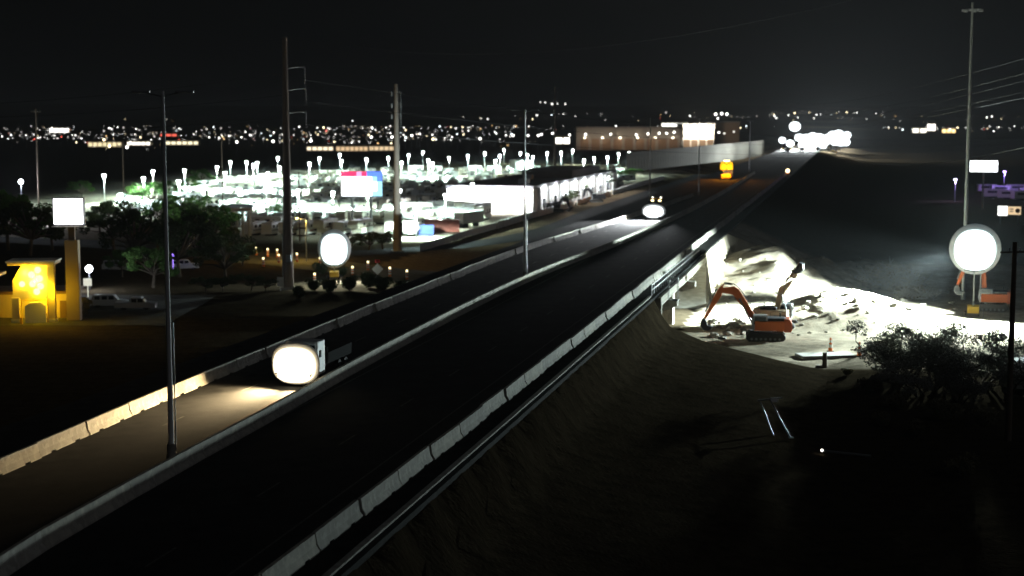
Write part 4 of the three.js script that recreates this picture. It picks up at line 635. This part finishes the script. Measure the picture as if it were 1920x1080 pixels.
  const car = (px, py, turn, label, mat, pick) => {
    const c = thing(pick ? 'pickup_truck' : 'parked_car', label, 'car', hit(px, py), turn);
    part(c, 'body', extr(pick ? [[-2.7, 0.45], [2.7, 0.45], [2.75, 0.95], [1.5, 1.1], [-2.7, 1.1]] : [[-2.4, 0.4], [2.4, 0.4], [2.45, 0.9], [1.3, 1.05], [-2.4, 1.05]], 1.8, 0.08), mat);
    const k = part(c, 'cabin', extr(pick ? [[-0.6, 1.1], [1.5, 1.1], [0.8, 1.8], [-0.5, 1.8]] : [[-2.3, 1.05], [1.3, 1.05], [0.6, 1.75], [-2.1, 1.75]], 1.55, 0.05), mat);
    for (const x of pick ? [0.0, 0.85] : [-1.5, -0.5, 0.45]) part(k, 'window', box(0.7, 0.5, 1.7, x - 0.1, 1.42, 0), m.glass);
    for (const x of [-1.5, 1.55]) for (const z of [-0.85, 0.85]) part(c, 'wheel', cyl(0.36, 0.36, 0.24, 14).translate(0, -0.12, 0).rotateX(Math.PI / 2), m.rubber, [x, 0.36, z]);
    for (const z of [-0.6, 0.6]) part(c, 'headlight', rbox(0.06, 0.16, 0.36, 2.5, 0.78, z), m.reflect);
    return c;
  };
  car(206, 576, 0.1, 'grey long-roofed car parked in the hotel car park', m.grey, false);
  car(255, 582, 0.05, 'grey pickup truck parked beside the long-roofed car', m.grey, true);
  car(220, 508, -0.2, 'pale car parked under the trees behind the hotel', m.white, false);
  car(345, 506, 0.4, 'white car half hidden by the tree belt', m.white, false);
}

// ---------------------------------------------------------------- right-hand background: billboard, purple-lit lot
{
  const b = thing('billboard', 'glowing white rectangular billboard on a slim pole near the purple-lit lot', 'billboard', onG(I(1842, 392, -7.4)), -0.25);
  part(b, 'pole', cyl(0.28, 0.22, 11.4, 10), m.galv); part(b, 'cabinet', box(8.2, 3.5, 0.6, 0, 13, 0), m.darkmetal); for (const x of [-2, 2]) part(b, 'sign_face', box(3.98, 3.3, 0.06, x, 13, 0.34), E(0.97, 1, 1, 5));
  const l = new THREE.RectAreaLight(0xf4ffff, 4, 8, 3.3); l.position.set(0, 13, 0.45); l.rotation.y = Math.PI; l.name = 'billboard_glow'; b.add(l);
  const t0 = thing('cargo_trailer', 'trailer tinted violet by the lot lights near the billboard', 'trailer', V(0, 0, 0), 0, 'trailers in the violet-lit lot');
  part(t0, 'box', rbox(7, 2.6, 2.4, 0, 2, 0), m.wallwhite); part(t0, 'window', box(4.6, 0.7, 2.46, 0, 2.3, 0), m.glass); for (const x of [-1, 0]) part(t0, 'wheel', cyl(0.4, 0.4, 2.3, 12).translate(0, -1.15, 0).rotateX(Math.PI / 2), m.rubber, [x, 0.4, 0]);
  [[1862, 372], [1890, 374], [1915, 376], [1875, 364], [1905, 362], [1850, 362], [1930, 370]].forEach(([x, y], i) => i ? dup(t0, onG(I(x, y, -7.4)), rnd(-0.3, 0.3)) : t0.position.copy(onG(I(x, y, -7.4))));
  const lampTo = (px, py, top, cd, col, ecol, label) => { const p = onG(I(px, py, -7.4)), H = (py - top) / F * -p.z, q = thing('lot_lamp', label, 'lamp post', p); part(q, 'post', cyl(0.14, 0.1, H, 8), m.galv); part(q, 'lamp', rbox(0.9, 0.5, 0.6, 0, H, 0), E(...ecol, 8)); pointLamp(q, 'lot_lamp_light', col, cd, [0, H - 0.6, 0.8], 12); };
  lampTo(1790, 378, 337, 250, 0xc0a0ff, [0.8, 0.7, 1], 'thin lamp post at the edge of the violet-lit lot'); lampTo(1882, 366, 322, 350, 0xa888ff, [0.5, 0.3, 1], 'violet lamp post standing among the cargo trailers'); lampTo(1935, 372, 325, 350, 0xa888ff, [0.5, 0.3, 1], 'violet lamp post at the outer end of the cargo trailers');
  const s = thing('shop_sign', 'peach and white lit roadside sign below the violet-lit lot', 'sign', onG(I(1892, 420, -7.4)), -0.3); part(s, 'post', merge([box(0.2, 3, 0.2, -2.2, 1.5, 0), box(0.2, 3, 0.2, 2.2, 1.5, 0)]), m.galv); part(s, 'sign_face', box(2.4, 2.5, 0.2, -1.7, 3.4, 0.02), E(1, 1, 0.95, 2)); const f2 = part(s, 'sign_face', box(3.2, 2.1, 0.2, 1.2, 3.5, 0), E(1, 0.72, 0.42, 0.9)); part(f2, 'emblem', cyl(0.62, 0.62, 0.06, 18).rotateX(Math.PI / 2), m.brown, [2.0, 3.5, 0.12]); for (const y of [3.9, 3.3]) part(f2, 'lettering', box(0.9, 0.28, 0.05, 0.5, y, 0.12), m.brown);
  const w = thing('box_truck', 'white box truck parked among the mesquites by the thick wooden pole', 'truck', hit(1925, 738), 0.3); part(w, 'box', rbox(4.6, 2.6, 2.3, 0, 2, 0), m.white); part(w, 'cab', rbox(1.8, 1.9, 2.1, 3.3, 1.4, 0), m.white); for (const x of [-1.4, 3.3]) part(w, 'wheel', cyl(0.45, 0.45, 2.2, 12).translate(0, -1.1, 0).rotateX(Math.PI / 2), m.rubber, [x, 0.45, 0]);
}

// ---------------------------------------------------------------- sound wall and hangars
{
  const o = thing('sound_wall', 'long pale panelled sound wall curving toward the distant work site', 'wall', V(0, 0, 0));
  const A = I(1175, 304, -2), B = I(1432, 277, 0); const n = 66;
  for (let k = 0; k < n; k++) { const p = A.clone().lerp(B, (k + 0.5) / n), q = A.clone().lerp(B, (k + 1) / n), L = A.distanceTo(B) / n, tr = Math.atan2(B.x - A.x, B.z - A.z), y0 = ground(p.x, -p.z), top = lerp(5.2, 8, k / n) - 2 + 0; part(o, 'panel', box(0.3, top - y0, L - 0.25), m.soundwall, [p.x, (top + y0) / 2, p.z], [0, tr, 0]); part(o, 'post', box(0.6, top - y0 + 0.3, 0.5), m.soundwall, [q.x, (top + y0) / 2, q.z], [0, tr, 0]); }
  const hall = (x0, x1, base, top, mat, label, extra) => { const a = I(x0, base, -7.4), b = I(x1, base, -7.4), Z = -(a.z + b.z) / 2, W = b.x - a.x, H = (base - top) / F * Z; const h = thing('hangar', label, 'building', V((a.x + b.x) / 2, -7.4, a.z)); part(h, 'wall', box(W, H, 60, 0, H / 2, -30), mat); part(h, 'roof', box(W + 2, 1.2, 62, 0, H + 0.6, -30), m.roof2); extra?.(h, W, H); return h; };
  hall(1080, 1278, 281, 240, m.hangar, 'long brown distant hangar dimly lit from below', (h, W, H) => { for (let k = 0; k < 9; k++) part(h, 'door', box(W / 13, H * 0.5, 0.6, (k - 4) * W / 9.5, H * 0.25, 0.3), m.brown); for (let k = 0; k < 6; k++) { const x = (k - 2.5) * W / 6; part(h, 'wall_lamp', box(2, 1.2, 0.8, x, H * 0.55, 0.6), E(1, 0.9, 0.7, 6)); pointLamp(h, 'wall_lamp_light', 0xffe6c8, 240, [x, H * 0.5, 9], 30); } });
  hall(1280, 1339, 279, 234, m.wallwhite, 'pale-fronted distant hangar brightly lit beside the brown one', (h, W, H) => { for (let k = 0; k < 4; k++) { const x = (k - 1.5) * W / 4; part(h, 'panel', box(W / 4.4, H * 0.42, 0.6, x, H * 0.72, 0.4), m.wallwhite); part(h, 'door', box(W / 5, H * 0.38, 0.5, x, H * 0.19, 0.3), m.brown); part(h, 'wall_lamp', box(2, 1, 0.8, x, H * 0.95, 1.2), E(1, 1, 0.9, 8)); pointLamp(h, 'wall_lamp_light', 0xfff4dc, 2600, [x, H * 0.95, 10], 30); } });
  hall(1341, 1386, 278, 230, m.brown, 'dark distant hangar at the end of the hangar row');
}

// ---------------------------------------------------------------- city beyond: street lamps, lit shops
{
  const mk = (r, h) => { const a = cyl(0.16, 0.12, h, 5), b = new THREE.SphereGeometry(r, 8, 6).translate(0, h, 0); const g = mergeGeometries([a.toNonIndexed(), b.toNonIndexed()], true); return g; };
  const cols = { w: E(1, 0.97, 0.92, 6), y: E(1, 0.82, 0.5, 6), c: E(0.85, 0.95, 1, 7), r: E(1, 0.12, 0.08, 5), d: E(1, 0.93, 0.85, 1.6), o: E(1, 0.62, 0.25, 3) };
  const geos = {};
  const lamp = (px, py, Z, r, c, label, group) => { const p = D(px, py, Z), y0 = Math.min(ground(p.x, Z), p.y - 5), h = Math.round((p.y - y0) * 2) / 2, key = r + '_' + h; geos[key] ??= mk(r, h); const o = single('distant_lamp', geos[key], [m.darkmetal, cols[c]], label, 'street lamp', V(p.x, p.y - h, p.z), 0, group); return o; };
  const rowL = [[195, 262, 'y'], [205, 274, 'y'], [238, 276, 'w'], [444, 266, 'w'], [512, 265, 'w'], [583, 264, 'w'], [696, 257, 'w'], [735, 257, 'w'], [772, 254, 'w'], [812, 261, 'y'], [900, 260, 'w'], [962, 254, 'w'], [990, 254, 'w'], [1009, 254, 'w'], [1015, 252, 'w'], [1036, 250, 'w'], [1068, 253, 'w'], [1098, 252, 'w'], [1145, 252, 'w'], [1193, 253, 'w'], [1215, 251, 'w'], [1236, 250, 'w'], [1250, 250, 'w'], [1264, 248, 'w'], [1348, 248, 'w'], [1358, 250, 'd'], [1376, 247, 'd']];
  rowL.forEach(([x, y, c]) => lamp(x, y, 1300 + (266 - y) * 14, 1.0, c, 'lamp post along the yellow-lit avenue beyond the sales lot', 'lamps of the avenue beyond the lot'));
  const yg = E(1, 0.8, 0.3, 1); void yg;
  // scattered lamps of the city, thick between the rows where the photograph shows them
  const bands = [[0, 140, 236, 262, 26], [60, 140, 238, 250, 12], [140, 300, 234, 268, 34], [230, 330, 222, 250, 16], [330, 480, 228, 262, 32], [480, 700, 228, 268, 56], [600, 760, 226, 250, 26], [700, 960, 222, 264, 62], [860, 1000, 218, 245, 20], [960, 1200, 212, 246, 30], [1200, 1460, 208, 240, 30], [1440, 1660, 208, 232, 24], [1640, 1800, 216, 244, 20], [1780, 1920, 216, 246, 30], [0, 520, 262, 300, 9], [140, 300, 262, 290, 6], [500, 1100, 262, 280, 12]];
  const all = [];
  for (const [x0, x1, y0, y1, k] of bands) for (let i = 0; i < k * 3; i++) {
    const x = rnd(x0, x1), y = lerp(y0, y1, Math.pow(rnd(), 0.75)), Z = y > 250 ? rnd(1500, 2200) : y > 236 ? rnd(2400, 4200) : rnd(5200, 8200), u = rnd(), c = u < 0.5 ? 'w' : u < 0.74 ? 'd' : u < 0.86 ? 'y' : u < 0.91 ? 'o' : u < 0.97 ? 'c' : 'r';
    all.push([x, y, Z, 0.3 + 1.1 * Math.pow(rnd(), 4), c]);
  }
  all.sort((a, b) => b[3] - a[3]);
  all.slice(0, 290).forEach(([x, y, Z, a, c]) => lamp(x, y, Z, a * Z / F, c, y > 236 ? 'small city light dotting the dark plain behind the lot' : 'tiny city light on the far rising ground under the sky', y > 236 ? 'city lights on the plain' : 'city lights on the rising ground'));
  {
    const by = {}; for (const [x, y, Z, a, c] of all.slice(290)) { const p = D(x, y, Z); (by[c] ??= []).push(new THREE.IcosahedronGeometry(a * Z / F, 0).translate(p.x, p.y, p.z)); }
    const keys = Object.keys(by), o = new THREE.Mesh(mergeGeometries(keys.map(k => mergeGeometries(by[k])), true), keys.map(k => cols[k])); o.name = 'faint_city_light_field'; o.userData = { kind: 'stuff', label: 'hundreds of faint city light points across the far plain', category: 'lights' }; scene.add(o);
  }
  const shop = (x0, x1, base, top, Z0, c, label, k, wc) => { const a = hit((x0 + x1) / 2, base), b = a, W = (x1 - x0) / F * -a.z, H = (base - top) / F * -a.z; const o = thing('lit_shop_building', label, 'building', V((a.x + b.x) / 2, ground((a.x + b.x) / 2, -a.z), a.z)); part(o, 'wall', box(W, H, 12, 0, H / 2, -6.2), m.tan); part(o, 'roof', box(W + 1, 0.6, 13, 0, H + 0.3, -6.2), m.roof2); for (let i = 0; i < k; i++) part(o, 'lit_window', box(W / k * 0.78, H * 0.6, 0.3, (i - (k - 1) / 2) * W / k, H * 0.42, -0.05), E(...c, wc)); return o; };
  shop(165, 228, 276, 264, 0, [1, 0.85, 0.5], 'row of yellow-lit windows beyond the dark scrub', 7, 1.2); shop(238, 282, 273, 264, 0, [1, 0.95, 0.8], 'white-lit shop row next to the yellow-lit windows', 5, 2.5);
  shop(310, 372, 272, 263, 0, [1, 0.9, 0.6], 'yellowish shop row behind the first median light standard', 6, 1.6); shop(575, 625, 283, 273, 0, [1, 0.85, 0.6], 'small warm shop row left of the warm arcade', 5, 1.6);
  shop(630, 690, 284, 272, 0, [1, 0.7, 0.4], 'warm arcade of lit bays behind the LED billboard', 7, 0.9); shop(692, 748, 283, 272, 0, [1, 0.75, 0.45], 'second warm arcade beside the dark transmission pole', 6, 1.0);
  shop(1041, 1069, 271, 254, 0, [1, 0.98, 0.88], 'blazing white shopfront before the brown hangar', 2, 6); shop(1118, 1148, 271, 262, 0, [1, 0.6, 0.3], 'orange-lit low building before the brown hangar', 4, 0.7);
  shop(92, 130, 249, 238, 0, [1, 1, 0.95], 'brightest white building of the plain beyond the hotel', 4, 4); shop(300, 332, 256, 250, 0, [1, 0.15, 0.1], 'red-lit building on the plain', 3, 1.6);
  shop(1710, 1738, 250, 238, 0, [1, 0.95, 0.8], 'white-lit building on the right-hand plain', 2, 3); shop(1738, 1754, 247, 228, 0, [1, 0.93, 0.85], 'tall bright building on the right-hand plain', 2, 5); shop(1766, 1792, 250, 240, 0, [1, 0.7, 0.3], 'orange-lit building on the right-hand plain', 3, 3);
  shop(1240, 1290, 240, 228, 0, [1, 1, 0.9], 'bright building complex above the hangar roof', 6, 3);
  for (const [x, y, w] of [[1342, 214, 3], [1353, 213, 3], [1363, 214, 3], [1346, 222, 2], [1022, 192, 2], [1035, 195, 3], [1045, 194, 2], [1060, 195, 2], [1013, 192, 1.5]]) lamp(x, y, y < 200 ? 9200 : 5600, w * (y < 200 ? 1.7 : 1.5), 'w', 'bright lamp on the far hillside above the city', 'lamps on the far hillside');
  // dark scrub belt
}
renderer.render(scene, camera);
